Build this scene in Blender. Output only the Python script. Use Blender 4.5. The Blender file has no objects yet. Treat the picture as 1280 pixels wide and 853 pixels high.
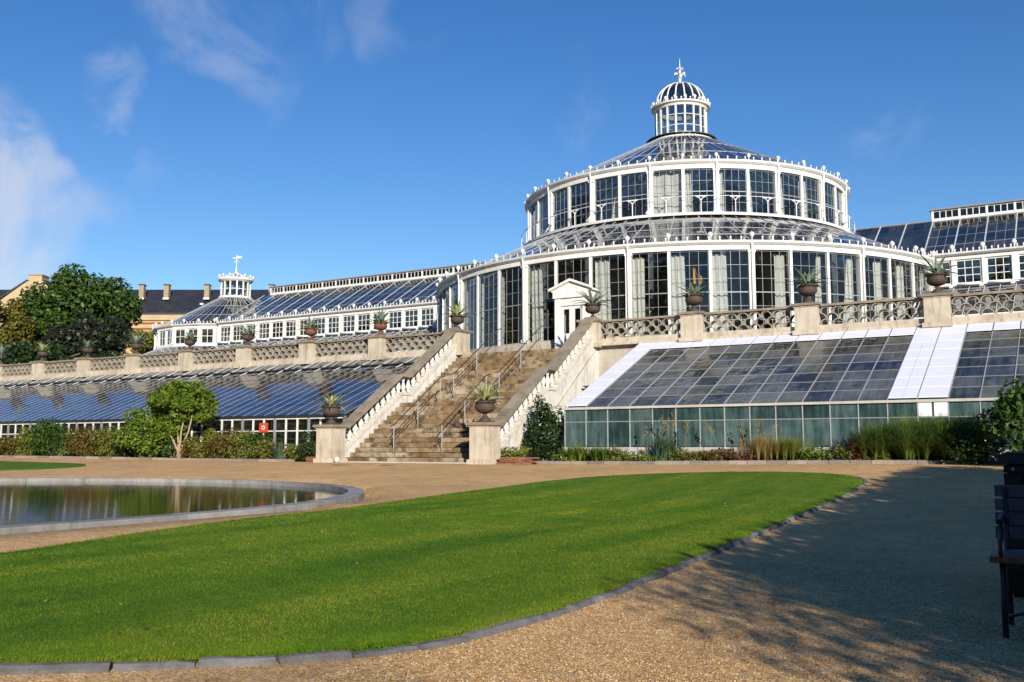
import bpy, math, random
import numpy as np
from mathutils import Vector, Matrix
R_ = math.radians
rnd = random.Random(7)
rng = np.random.default_rng(11)
sc = bpy.context.scene
COL = sc.collection

# ------------------------------------------------------------------ camera, sky, sun, exposure
cam = bpy.data.cameras.new('camera'); camo = bpy.data.objects.new('camera', cam); COL.objects.link(camo)
cam.sensor_width = 36.0; cam.lens = 1198.0/1280.0*36.0
cam.clip_start = 0.05; cam.clip_end = 3000
camo.location = (0, 0, 0.508)
camo.rotation_euler = (math.pi/2+0.110, 0, 0.539)
sc.camera = camo

SUN_AZ, SUN_EL = R_(43.0), R_(18.5)       # light travels towards (-sin, cos)
SKY_STRENGTH, SUN_STRENGTH, EXPOSURE = 0.093, 5.0, 0.34
world = bpy.data.worlds.new('World'); sc.world = world; world.use_nodes = True
wt = world.node_tree; wt.nodes.clear()
def WN(t, **k):
    n = wt.nodes.new(t)
    for a, b in k.items(): setattr(n, a, b)
    return n
wout = WN('ShaderNodeOutputWorld'); sky = WN('ShaderNodeTexSky')
sky.sky_type = 'NISHITA'; sky.sun_disc = False
sky.sun_elevation = SUN_EL; sky.sun_rotation = math.pi - SUN_AZ
sky.air_density = 1.0; sky.dust_density = 0.0; sky.ozone_density = 2.5; sky.altitude = 0
bgs = WN('ShaderNodeBackground'); bgs.inputs[1].default_value = SKY_STRENGTH
hsv = WN('ShaderNodeHueSaturation'); hsv.inputs['Hue'].default_value = 0.512; hsv.inputs['Saturation'].default_value = 1.31; hsv.inputs['Value'].default_value = 1.12
wt.links.new(sky.outputs[0], hsv.inputs['Color']); wt.links.new(hsv.outputs[0], bgs.inputs[0])
bgc = WN('ShaderNodeBackground'); bgc.inputs[0].default_value = (0.80, 0.82, 0.90, 1); bgc.inputs[1].default_value = 0.72
tc = WN('ShaderNodeTexCoord')
def cam_dir(px, py):
    a = (px-640)/1198.0; b = -(py-426.5)/1198.0
    v = Vector((a, b, -1.0)); v.rotate(camo.rotation_euler.to_matrix()); v.normalize(); return v
noi = WN('ShaderNodeTexNoise'); noi.inputs['Scale'].default_value = 9.0; noi.inputs['Detail'].default_value = 8; noi.inputs['Roughness'].default_value = 0.62
noi.inputs['Distortion'].default_value = 0.6
wt.links.new(tc.outputs['Generated'], noi.inputs['Vector'])
wn2 = WN('ShaderNodeTexNoise'); wn2.inputs['Scale'].default_value = 9.0; wn2.inputs['Detail'].default_value = 6
wt.links.new(tc.outputs['Generated'], wn2.inputs['Vector'])
wsub = WN('ShaderNodeVectorMath', operation='SUBTRACT'); wsub.inputs[1].default_value = (.5, .5, .5); wt.links.new(wn2.outputs['Color'], wsub.inputs[0])
wsc = WN('ShaderNodeVectorMath', operation='SCALE'); wsc.inputs['Scale'].default_value = 0.22; wt.links.new(wsub.outputs[0], wsc.inputs[0])
wadd = WN('ShaderNodeVectorMath', operation='ADD'); wt.links.new(tc.outputs['Generated'], wadd.inputs[0]); wt.links.new(wsc.outputs[0], wadd.inputs[1])
wnm = WN('ShaderNodeVectorMath', operation='NORMALIZE'); wt.links.new(wadd.outputs[0], wnm.inputs[0])
acc = None
# cloud banks: direction, angular radius, weight
for px, py, rad, wgt in ((0, 285, 5.2, 0.66), (8, 235, 4.0, 0.58), (70, 290, 4.2, 0.34), (310, 25, 5.4, 0.26), (262, 58, 3.2, 0.26), (350, 45, 3.0, 0.22), (137, 92, 2.0, 0.34), (705, 118, 3.0, 0.17), (1080, 160, 2.0, 0.16), (480, 8, 3.2, 0.15), (180, 215, 1.6, 0.12)):
    d = cam_dir(px, py)
    dp = WN('ShaderNodeVectorMath', operation='DOT_PRODUCT'); dp.inputs[1].default_value = d
    wt.links.new(wnm.outputs[0], dp.inputs[0])
    mr = WN('ShaderNodeMapRange', interpolation_type='SMOOTHSTEP'); mr.inputs['From Min'].default_value = math.cos(R_(rad)); mr.inputs['From Max'].default_value = 1.0
    mr.inputs['To Min'].default_value = 0; mr.inputs['To Max'].default_value = wgt
    wt.links.new(dp.outputs['Value'], mr.inputs['Value'])
    if acc is None: acc = mr.outputs[0]
    else:
        m = WN('ShaderNodeMath', operation='MAXIMUM'); wt.links.new(acc, m.inputs[0]); wt.links.new(mr.outputs[0], m.inputs[1]); acc = m.outputs[0]
nr = WN('ShaderNodeMapRange', interpolation_type='SMOOTHSTEP'); nr.inputs['From Min'].default_value = 0.36; nr.inputs['From Max'].default_value = 0.66
wt.links.new(noi.outputs[0], nr.inputs['Value'])
mm = WN('ShaderNodeMath', operation='MULTIPLY'); wt.links.new(acc, mm.inputs[0]); wt.links.new(nr.outputs[0], mm.inputs[1])
mixw = WN('ShaderNodeMixShader'); wt.links.new(mm.outputs[0], mixw.inputs[0]); wt.links.new(bgs.outputs[0], mixw.inputs[1]); wt.links.new(bgc.outputs[0], mixw.inputs[2])
wt.links.new(mixw.outputs[0], wout.inputs[0])

sun = bpy.data.lights.new('sun', 'SUN'); suno = bpy.data.objects.new('sun', sun); COL.objects.link(suno)
sun.energy = SUN_STRENGTH; sun.angle = R_(0.53); sun.color = (1.0, 0.925, 0.80)
LT = Vector((-math.sin(SUN_AZ)*math.cos(SUN_EL), math.cos(SUN_AZ)*math.cos(SUN_EL), -math.sin(SUN_EL)))
suno.rotation_euler = LT.to_track_quat('-Z', 'Y').to_euler(); suno.location = (20, -30, 25)
sc.view_settings.view_transform = 'Standard'; sc.view_settings.look = 'None'
sc.view_settings.exposure = EXPOSURE; sc.view_settings.gamma = 1.0; sc.view_settings.use_curve_mapping = False
sc.render.engine = 'CYCLES'
cy = sc.cycles
cy.max_bounces = 8; cy.diffuse_bounces = 3; cy.glossy_bounces = 3; cy.transmission_bounces = 4; cy.transparent_max_bounces = 24
cy.use_denoising = True; cy.caustics_reflective = False; cy.caustics_refractive = False; cy.sample_clamp_indirect = 4.0
cy.use_adaptive_sampling = True; cy.adaptive_threshold = 0.01

# ------------------------------------------------------------------ materials
def new_mat(name):
    m = bpy.data.materials.new(name); m.use_nodes = True; m.node_tree.nodes.clear()
    return m, m.node_tree
class NT:
    def __init__(s, name):
        s.m, s.t = new_mat(name); s.out = s.n('ShaderNodeOutputMaterial')
    def n(s, typ, ins=None, **k):
        nd = s.t.nodes.new(typ)
        for a, b in k.items(): setattr(nd, a, b)
        for a, b in (ins or {}).items():
            if hasattr(b, 'is_linked') or isinstance(b, bpy.types.NodeSocket): s.t.links.new(b, nd.inputs[a])
            else: nd.inputs[a].default_value = b
        return nd
    def coord(s, kind='Object'): return s.n('ShaderNodeTexCoord').outputs[kind]
    def pos(s): return s.n('ShaderNodeNewGeometry').outputs['Position']
    def noise(s, vec, scale, detail=4, rough=0.55): return s.n('ShaderNodeTexNoise', {'Vector': vec, 'Scale': scale, 'Detail': detail, 'Roughness': rough}).outputs[0]
    def vor(s, vec, scale, feat='F1', out='Distance'): return s.n('ShaderNodeTexVoronoi', {'Vector': vec, 'Scale': scale}, feature=feat).outputs[out]
    def ramp(s, fac, stops):
        r = s.n('ShaderNodeValToRGB', {'Fac': fac}); e = r.color_ramp.elements
        while len(e) < len(stops): e.new(0.5)
        for i, (p, c) in enumerate(stops):
            e[i].position = p; e[i].color = (*c, 1) if len(c) == 3 else c
        return r.outputs[0]
    def mix(s, fac, a, b, mode='MIX'):
        nd = s.n('ShaderNodeMix', data_type='RGBA', blend_type=mode)
        for k, v in ((0, fac), (6, a), (7, b)):
            if isinstance(v, bpy.types.NodeSocket): s.t.links.new(v, nd.inputs[k])
            elif k and isinstance(v, tuple) and len(v) == 3: nd.inputs[k].default_value = (*v, 1)
            else: nd.inputs[k].default_value = v
        return nd.outputs[2]
    def math(s, op, a, b=0.0, c=0.0):
        nd = s.n('ShaderNodeMath', operation=op)
        for i, v in enumerate((a, b, c)):
            if isinstance(v, bpy.types.NodeSocket): s.t.links.new(v, nd.inputs[i])
            else: nd.inputs[i].default_value = v
        return nd.outputs[0]
    def mrange(s, v, a, b, c=0.0, d=1.0): return s.n('ShaderNodeMapRange', {'Value': v, 'From Min': a, 'From Max': b, 'To Min': c, 'To Max': d}).outputs[0]
    def bump(s, h, strength=0.4, dist=0.02): return s.n('ShaderNodeBump', {'Height': h, 'Strength': strength, 'Distance': dist}).outputs[0]
    def princ(s, col, rough=0.7, normal=None, **k):
        ins = {'Base Color': (*col, 1) if isinstance(col, tuple) and len(col) == 3 else col, 'Roughness': rough}
        if normal is not None: ins['Normal'] = normal
        ins.update(k)
        return s.n('ShaderNodeBsdfPrincipled', ins).outputs[0]
    def done(s, sh):
        s.t.links.new(sh, s.out.inputs[0]); return s.m
M = {}
def simple(name, col, rough=0.6, var=0.12, scale=6.0, metal=0.0, bump=0.0, spec=0.5):
    t = NT(name); p = t.pos(); n = t.noise(p, scale, 5)
    c = t.mix(t.mrange(n, 0.3, 0.7, 0, 1), tuple(x*(1-var) for x in col), tuple(min(1, x*(1+var)) for x in col))
    nb = t.bump(t.noise(p, scale*6, 3), bump, 0.01) if bump else None
    M[name] = t.done(t.princ(c, rough, nb, Metallic=metal, **{'Specular IOR Level': spec})); return M[name]
def stone(name, col, dark, stain=0.5, scale=1.4, rough=0.85, obj_var=0.0, moss=None, bump=0.5, streak=0.0):
    t = NT(name); p = t.pos()
    a = t.noise(p, scale, 8, 0.65); b = t.noise(p, scale*9, 6, 0.7); f = t.noise(p, scale*40, 3)
    c = t.mix(t.mrange(a, 0.42, 0.70, 0, stain), col, dark)
    c = t.mix(t.mrange(b, 0.5, 0.75, 0, 0.55), c, tuple(x*0.62 for x in col))
    c = t.mix(t.mrange(f, 0.45, 0.7, 0, 0.25), c, tuple(min(1, x*1.25) for x in col))
    if streak:
        sk = t.noise(t.n('ShaderNodeMapping', {0: p, 'Scale': (7.0, 7.0, 0.55)}).outputs[0], 1.0, 5, 0.7)
        c = t.mix(t.mrange(sk, 0.50, 0.68, 0, streak), c, tuple(x*.55 for x in dark))
    if moss: c = t.mix(t.mrange(t.noise(p, scale*2.7, 6), 0.55, 0.72, 0, 0.7), c, moss)
    if obj_var:
        r = t.n('ShaderNodeObjectInfo').outputs['Random']
        c = t.mix(1.0, c, t.ramp(r, [(0, (1-obj_var,)*3), (1, (1, 1, 1))]), 'MULTIPLY')
    h = t.math('ADD', t.math('MULTIPLY', b, 0.6), t.math('MULTIPLY', f, 0.4))
    M[name] = t.done(t.princ(c, rough, t.bump(h, bump, 0.02), **{'Specular IOR Level': 0.25})); return M[name]

simple('grey_metal', (0.24, 0.255, 0.27), 0.45, 0.12, 5.0)
simple('muntin', (0.27, 0.28, 0.29), 0.45, 0.1, 5.0)
simple('bar_grey', (0.36, 0.37, 0.38), 0.45, 0.15, 5.0)
simple('pale_metal', (0.55, 0.57, 0.58), 0.4, 0.15, 5.0)
simple('white_panel', (0.80, 0.81, 0.88), 0.5, 0.03, 2.0)
simple('dark_steel', (0.045, 0.045, 0.05), 0.45, 0.2, 8.0, 0.4)
simple('black_paint', (0.012, 0.012, 0.014), 0.4, 0.2, 8.0)
simple('gutter_black', (0.03, 0.03, 0.032), 0.5, 0.2, 4.0)
simple('rust_steel', (0.05, 0.036, 0.028), 0.7, 0.3, 12.0)
simple('bench_wood', (0.16, 0.075, 0.03), 0.55, 0.25, 14.0)
simple('seat_board', (0.09, 0.09, 0.10), 0.5, 0.2, 14.0)
simple('cloth', (0.80, 0.79, 0.75), 0.85, 0.06, 3.0)
simple('soil', (0.035, 0.024, 0.016), 0.95, 0.4, 5.0, bump=0.8)
simple('sign_red', (0.62, 0.06, 0.03), 0.5, 0.08, 6.0)
simple('sign_white', (0.78, 0.74, 0.70), 0.5, 0.05, 6.0)
simple('bark', (0.16, 0.115, 0.075), 0.9, 0.35, 9.0, bump=0.8)
simple('pale_bark', (0.36, 0.26, 0.17), 0.85, 0.3, 9.0, bump=0.6)
simple('slate', (0.028, 0.029, 0.035), 0.55, 0.3, 1.2)
simple('interior_shade', (0.05, 0.052, 0.045), 0.9, 0.3, 1.0)  # interior shade put into the colour of inner back walls
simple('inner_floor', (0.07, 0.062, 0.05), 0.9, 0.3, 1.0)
simple('yellow_cloth', (0.75, 0.42, 0.05), 0.8, 0.08, 3.0)
simple('dark_wood', (0.06, 0.058, 0.055), 0.7, 0.3, 9.0)
stone('white_paint', (0.76, 0.76, 0.74), (0.60, 0.57, 0.51), 0.40, 1.2, rough=0.5, bump=0.08, streak=0.22)
stone('limestone', (0.57, 0.505, 0.405), (0.33, 0.26, 0.17), 0.75, 1.6, streak=0.6)
stone('white_stone', (0.66, 0.615, 0.54), (0.42, 0.37, 0.29), 0.55, 1.6, streak=0.5)
stone('lime_white', (0.74, 0.71, 0.66), (0.42, 0.37, 0.30), 0.6, 1.7, streak=0.5)
stone('cap_stone', (0.33, 0.275, 0.205), (0.13, 0.11, 0.085), 0.8, 2.2, obj_var=0.2)
stone('plaster_wall', (0.50, 0.465, 0.41), (0.31, 0.26, 0.20), 0.8, 1.1, bump=0.9, streak=0.55)
stone('tile_clay', (0.44, 0.395, 0.33), (0.22, 0.18, 0.13), 0.7, 3.0, obj_var=0.3)
stone('kerb_stone', (0.31, 0.30, 0.295), (0.12, 0.115, 0.115), 0.85, 6.0, obj_var=0.45, bump=1.0)
stone('pool_stone', (0.38, 0.37, 0.355), (0.18, 0.175, 0.16), 0.7, 3.0, obj_var=0.3, streak=0.3)
stone('brick_red', (0.34, 0.15, 0.09), (0.20, 0.10, 0.07), 0.6, 4.0, obj_var=0.4)
stone('bed_kerb', (0.38, 0.32, 0.27), (0.2, 0.15, 0.12), 0.6, 4.0, obj_var=0.45)
stone('concrete', (0.50, 0.485, 0.45), (0.3, 0.28, 0.25), 0.6, 1.5)
stone('brick_yellow', (0.50, 0.33, 0.165), (0.36, 0.22, 0.11), 0.5, 0.6, bump=0.2)
stone('brick_cornice', (0.46, 0.36, 0.22), (0.3, 0.22, 0.13), 0.5, 0.8, bump=0.2)
stone('chimney_brick', (0.34, 0.27, 0.17), (0.2, 0.15, 0.1), 0.5, 1.2, bump=0.2)
stone('terracotta', (0.20, 0.085, 0.05), (0.09, 0.05, 0.035), 0.7, 5.0, rough=0.7)
stone('urn_iron', (0.085, 0.062, 0.048), (0.045, 0.035, 0.03), 0.6, 7.0, rough=0.6)

def step_mat():
    t = NT('step_stone'); p = t.pos()
    a = t.noise(p, 0.9, 8, 0.7); b = t.noise(p, 7, 6, 0.7)
    sp = t.n('ShaderNodeSeparateXYZ', {0: p}).outputs
    r = t.n('ShaderNodeObjectInfo').outputs['Random']
    c = t.ramp(r, [(0, (0.29, 0.21, 0.12)), (0.5, (0.37, 0.29, 0.185)), (1, (0.44, 0.38, 0.28))])
    c = t.mix(1.0, c, t.ramp(t.n('ShaderNodeMath', {0: t.math('MULTIPLY', r, 7.31)}, operation='FRACT').outputs[0], [(0, (0.55, 0.50, 0.45)), (0.35, (0.95, 0.92, 0.9)), (1, (1.1, 1.1, 1.1))]), 'MULTIPLY')
    c = t.mix(t.mrange(a, 0.46, 0.62, 0, 0.75), c, (0.20, 0.12, 0.05))
    c = t.mix(t.mrange(t.noise(p, 2.6, 7, 0.7), 0.47, 0.62, 0, 0.9), c, (0.075, 0.05, 0.03))
    c = t.mix(t.mrange(b, 0.54, 0.70, 0, 0.7), c, (0.10, 0.07, 0.04))
    M['step_stone'] = t.done(t.princ(c, 0.88, t.bump(b, 0.5, 0.02), **{'Specular IOR Level': 0.2}))
step_mat()

def glass(name, tint=(0.93, 0.96, 0.95), refl=1.5, dirt=0.12, dirtcol=(0.42, 0.42, 0.38), scale=0.6, rough=0.02, f0=0.05, dirt_lo=0.42):
    t = NT(name); p = t.pos()
    fac = t.n('ShaderNodeLayerWeight', {'Blend': 0.5}).outputs['Facing']
    p5 = t.math('POWER', fac, 4.2)
    F = t.math('MULTIPLY', t.math('ADD', t.math('MULTIPLY', p5, 0.95), f0), refl)
    F = t.math('MINIMUM', F, 0.95)
    r = t.n('ShaderNodeObjectInfo').outputs['Random']
    wob = t.noise(p, 1.3, 2)
    nb = t.bump(wob, 0.06, 0.25)
    tr = t.n('ShaderNodeBsdfTransparent', {'Color': (*tint, 1)}).outputs[0]
    gl = t.n('ShaderNodeBsdfGlossy', {'Color': (0.95, 0.96, 1, 1), 'Roughness': rough, 'Normal': nb}).outputs[0]
    base = tr
    if dirt:
        n1 = t.noise(p, scale, 7, 0.65)
        d = t.mrange(t.math('ADD', n1, t.math('MULTIPLY', t.math('SUBTRACT', r, 0.5), 0.14)), dirt_lo, dirt_lo+0.3, 0.15*dirt, dirt)
        df = t.n('ShaderNodeBsdfDiffuse', {'Color': (*dirtcol, 1)}).outputs[0]
        base = t.n('ShaderNodeMixShader', {0: d, 1: tr, 2: df}).outputs[0]
    M[name] = t.done(t.n('ShaderNodeMixShader', {0: F, 1: base, 2: gl}).outputs[0])
glass('window_glass', (0.82, 0.835, 0.825), 0.9, 0.02, f0=0.03)
glass('rear_glass_darkened', (0.16, 0.19, 0.18), 0.7, 0.4, (0.05, 0.055, 0.045))  # darkened glass copy: interior gloom is put into its tint
glass('dome_glass', (0.30, 0.34, 0.38), 1.0, 0.12, (0.10, 0.10, 0.12))
glass('roof_glass', (0.46, 0.49, 0.52), 1.0, 0.26, (0.22, 0.21, 0.18), 0.5)
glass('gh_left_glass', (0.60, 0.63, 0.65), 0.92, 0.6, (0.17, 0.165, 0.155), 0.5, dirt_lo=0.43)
def frosted():
    t = NT('green_glass'); p = t.pos(); r = t.n('ShaderNodeObjectInfo').outputs['Random']
    st = t.noise(t.n('ShaderNodeMapping', {0: p, 'Scale': (7.0, 1.0, 0.7)}).outputs[0], 1.0, 5, 0.65); cl = t.noise(p, 2.2, 6, 0.6)
    k = t.math('ADD', t.math('MULTIPLY', st, 0.6), t.math('ADD', t.math('MULTIPLY', cl, 0.35), t.math('MULTIPLY', r, 0.16)))
    c = t.ramp(k, [(0.38, (0.022, 0.052, 0.050)), (0.55, (0.055, 0.105, 0.105)), (0.72, (0.12, 0.18, 0.18))])
    fac = t.n('ShaderNodeLayerWeight', {'Blend': 0.5}).outputs['Facing']; F = t.math('ADD', t.math('MULTIPLY', t.math('POWER', fac, 4.0), 0.8), 0.05)
    df = t.n('ShaderNodeBsdfDiffuse', {'Color': c}).outputs[0]; tr = t.n('ShaderNodeBsdfTransparent', {'Color': (.35, .5, .5, 1)}).outputs[0]
    b = t.n('ShaderNodeMixShader', {0: t.mrange(k, 0.4, 0.7, 0.45, 0.9), 1: tr, 2: df}).outputs[0]
    gl = t.n('ShaderNodeBsdfGlossy', {'Roughness': 0.08, 'Normal': t.bump(t.noise(p, 1.1, 2), 0.12, 0.3)}).outputs[0]
    M['green_glass'] = t.done(t.n('ShaderNodeMixShader', {0: F, 1: b, 2: gl}).outputs[0])
frosted()
def old_glass():
    t = NT('gh_roof_glass'); p = t.pos(); r = t.n('ShaderNodeObjectInfo').outputs['Random']
    st = t.noise(t.n('ShaderNodeMapping', {0: p, 'Scale': (6.0, 0.5, 0.5)}).outputs[0], 1.0, 6, 0.7); cl = t.noise(p, 0.8, 7, 0.65)
    k = t.math('ADD', t.math('MULTIPLY', st, 0.45), t.math('ADD', t.math('MULTIPLY', cl, 0.5), t.math('MULTIPLY', t.math('SUBTRACT', r, 0.5), 0.22)))
    c = t.mix(t.mrange(t.noise(p, 1.7, 5), 0.5, 0.68), (0.17, 0.175, 0.18), (0.12, 0.135, 0.07))
    fac = t.n('ShaderNodeLayerWeight', {'Blend': 0.5}).outputs['Facing']; F = t.math('MINIMUM', t.math('ADD', t.math('MULTIPLY', t.math('POWER', fac, 4.2), 0.75), 0.04), 0.9)
    df = t.n('ShaderNodeBsdfDiffuse', {'Color': c}).outputs[0]; tr = t.n('ShaderNodeBsdfTransparent', {'Color': (.6, .64, .64, 1)}).outputs[0]
    b = t.n('ShaderNodeMixShader', {0: t.mrange(k, 0.36, 0.60, 0.12, 0.85), 1: tr, 2: df}).outputs[0]
    gl = t.n('ShaderNodeBsdfGlossy', {'Color': (.85, .87, .9, 1), 'Roughness': t.mrange(k, 0.35, 0.65, 0.04, 0.3), 'Normal': t.bump(t.math('ADD', t.noise(p, 1.4, 2), t.math('MULTIPLY', r, 0.6)), 0.16, 0.3)}).outputs[0]
    M['gh_roof_glass'] = t.done(t.n('ShaderNodeMixShader', {0: F, 1: b, 2: gl}).outputs[0])
old_glass()

def leafmat(name, cols, trans=0.3, rough=0.5):
    t = NT(name); r = t.n('ShaderNodeNewGeometry').outputs['Random Per Island']; p = t.pos()
    n = t.noise(p, 1.6, 3)
    k = t.math('ADD', t.math('MULTIPLY', r, 0.6), t.math('MULTIPLY', n, 0.45))
    c = t.ramp(k, [(0.15+0.7*i/(max(1, len(cols)-1)), col) for i, col in enumerate(cols)])
    pr = t.princ(c, rough, None, **{'Specular IOR Level': 0.35})
    tl = t.n('ShaderNodeBsdfTranslucent', {'Color': c}).outputs[0]
    M[name] = t.done(t.n('ShaderNodeMixShader', {0: trans, 1: pr, 2: tl}).outputs[0])
leafmat('leaf_green', [(0.02, 0.045, 0.01), (0.045, 0.095, 0.015), (0.09, 0.16, 0.02)])
leafmat('leaf_dark', [(0.012, 0.03, 0.010), (0.025, 0.055, 0.014), (0.05, 0.09, 0.02)])
leafmat('leaf_indoor_shaded', [(0.006, 0.014, 0.005), (0.012, 0.026, 0.007), (0.03, 0.055, 0.012)], 0.15, 0.8)  # darker leaf copy, with the shade indoors put into its colour
leafmat('leaf_yew', [(0.010, 0.015, 0.009), (0.02, 0.026, 0.013), (0.032, 0.036, 0.018)], 0.1)
leafmat('leaf_gold', [(0.07, 0.085, 0.012), (0.15, 0.14, 0.02), (0.24, 0.19, 0.03)])
leafmat('leaf_bright', [(0.05, 0.10, 0.01), (0.11, 0.19, 0.015), (0.22, 0.28, 0.03)])
leafmat('leaf_lime', [(0.09, 0.13, 0.02), (0.17, 0.21, 0.03), (0.27, 0.27, 0.06)])
leafmat('leaf_rust', [(0.06, 0.05, 0.012), (0.13, 0.095, 0.018), (0.22, 0.16, 0.035)])
leafmat('leaf_olive', [(0.07, 0.10, 0.014), (0.15, 0.17, 0.025), (0.25, 0.23, 0.04)])
leafmat('leaf_red', [(0.09, 0.015, 0.012), (0.17, 0.04, 0.02), (0.12, 0.08, 0.03)])
leafmat('leaf_straw', [(0.20, 0.13, 0.035), (0.33, 0.24, 0.07), (0.40, 0.32, 0.13)])
leafmat('leaf_reed', [(0.045, 0.095, 0.014), (0.10, 0.18, 0.025), (0.20, 0.27, 0.06)])
leafmat('leaf_agave', [(0.13, 0.20, 0.15), (0.22, 0.30, 0.22), (0.36, 0.40, 0.24)], 0.08)
leafmat('leaf_agave_pale', [(0.22, 0.27, 0.10), (0.36, 0.40, 0.16), (0.52, 0.52, 0.25)], 0.08)
leafmat('leaf_spiky', [(0.025, 0.06, 0.035), (0.05, 0.10, 0.055), (0.09, 0.14, 0.06)], 0.1)
leafmat('flower_white', [(0.5, 0.5, 0.45), (0.65, 0.62, 0.5)], 0.2)
def grass_mat():
    t = NT('grass_blade'); r = t.n('ShaderNodeNewGeometry').outputs['Random Per Island']; p = t.pos()
    big = t.noise(p, 0.7, 5, 0.65); mid = t.noise(p, 4.5, 4, 0.6)
    st = t.noise(t.n('ShaderNodeMapping', {0: p, 'Scale': (2.2, 0.15, 1)}).outputs[0], 1.0, 2)
    k = t.math('ADD', t.math('MULTIPLY', r, 0.35), t.math('ADD', t.math('MULTIPLY', big, 0.45), t.math('MULTIPLY', mid, 0.35)))
    k = t.math('ADD', k, t.math('MULTIPLY', t.math('SUBTRACT', st, 0.5), 0.55))
    sx = t.n('ShaderNodeSeparateXYZ', {0: p}).outputs
    band = t.math('SINE', t.math('MULTIPLY_ADD', sx[0], 5.2, t.math('MULTIPLY_ADD', sx[1], 0.75, t.math('MULTIPLY', mid, 1.5))))
    k = t.math('MULTIPLY_ADD', band, 0.055, k)
    k = t.math('MULTIPLY_ADD', t.math('SUBTRACT', k, 0.55), 1.6, 0.57)
    c = t.ramp(k, [(0.20, (0.03, 0.085, 0.002)), (0.46, (0.076, 0.182, 0.003)), (0.66, (0.14, 0.245, 0.005)), (0.95, (0.30, 0.31, 0.03))])
    tl = t.n('ShaderNodeBsdfTranslucent', {'Color': c}).outputs[0]
    M['grass_blade'] = t.done(t.n('ShaderNodeMixShader', {0: 0.3, 1: t.princ(c, 0.6, None, **{'Specular IOR Level': 0.2}), 2: tl}).outputs[0])
grass_mat()

def gravel_mat():
    t = NT('gravel'); p = t.pos()
    v1 = t.n('ShaderNodeTexVoronoi', {'Vector': p, 'Scale': 88.0}); v2 = t.n('ShaderNodeTexVoronoi', {'Vector': p, 'Scale': 170.0})
    s1 = t.n('ShaderNodeSeparateColor', {0: v1.outputs['Color']}).outputs[0]; s2 = t.n('ShaderNodeSeparateColor', {0: v2.outputs['Color']}).outputs[1]
    stops = [(0.0, (0.22, 0.09, 0.025)), (0.25, (0.55, 0.28, 0.075)), (0.5, (0.74, 0.46, 0.17)), (0.75, (0.84, 0.60, 0.29)), (0.92, (0.90, 0.76, 0.52)), (1.0, (0.30, 0.23, 0.16))]
    c = t.mix(0.45, t.ramp(s1, stops), t.ramp(s2, stops))
    big = t.noise(p, 0.35, 5, 0.6)
    c = t.mix(1.0, c, t.ramp(big, [(0.3, (0.90, 0.87, 0.85)), (0.7, (1.15, 1.12, 1.12))]), 'MULTIPLY')
    med = t.noise(p, 2.3, 6, 0.7); fin = t.noise(p, 14, 4, 0.7)
    c = t.mix(1.0, c, t.ramp(med, [(0.35, (0.90, 0.86, 0.83)), (0.65, (1.15, 1.13, 1.10))]), 'MULTIPLY')
    c = t.mix(1.0, c, t.ramp(fin, [(0.35, (0.84, 0.81, 0.79)), (0.65, (1.18, 1.18, 1.18))]), 'MULTIPLY')
    h = t.math('ADD', t.math('SUBTRACT', 1.0, v1.outputs['Distance']), t.math('MULTIPLY', v2.outputs['Distance'], -0.4))
    M['gravel'] = t.done(t.princ(c, 0.85, t.bump(h, 0.8, 0.012), **{'Specular IOR Level': 0.3}))
    t = NT('pebble'); r = t.n('ShaderNodeNewGeometry').outputs['Random Per Island']
    M['pebble'] = t.done(t.princ(t.ramp(r, stops), 0.75, None, **{'Specular IOR Level': 0.35}))
gravel_mat()
def lawn_mat():
    t = NT('lawn_turf'); p = t.pos()
    a = t.noise(p, 0.55, 5, 0.6); b = t.noise(p, 26, 5, 0.7); st = t.noise(t.n('ShaderNodeMapping', {0: p, 'Scale': (1.6, 0.12, 1)}).outputs[0], 1.0, 3)
    c = t.ramp(b, [(0.25, (0.04, 0.095, 0.003)), (0.5, (0.10, 0.19, 0.006)), (0.75, (0.19, 0.28, 0.02))])
    c = t.mix(t.mrange(a, 0.45, 0.75, 0, 0.4), c, (0.17, 0.20, 0.012))
    c = t.mix(t.mrange(st, 0.4, 0.65, 0, 0.4), c, (0.05, 0.13, 0.004))
    c = t.mix(t.mrange(t.noise(p, 3.5, 5, 0.65), 0.42, 0.62, 0, 0.55), c, (0.045, 0.115, 0.003))
    M['lawn_turf'] = t.done(t.princ(c, 0.8, t.bump(b, 0.7, 0.03), **{'Specular IOR Level': 0.2}))
lawn_mat()
def water_mat():
    t = NT('pool_water'); p = t.pos()
    w = t.noise(t.n('ShaderNodeMapping', {0: p, 'Rotation': (0, 0, -0.54), 'Scale': (1.0, 3.2, 1)}).outputs[0], 2.6, 4, 0.6)
    M['pool_water'] = t.done(t.princ((0.014, 0.016, 0.006), 0.03, t.bump(w, 0.05, 0.04), IOR=1.33, **{'Specular IOR Level': 0.20}))
water_mat()

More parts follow.
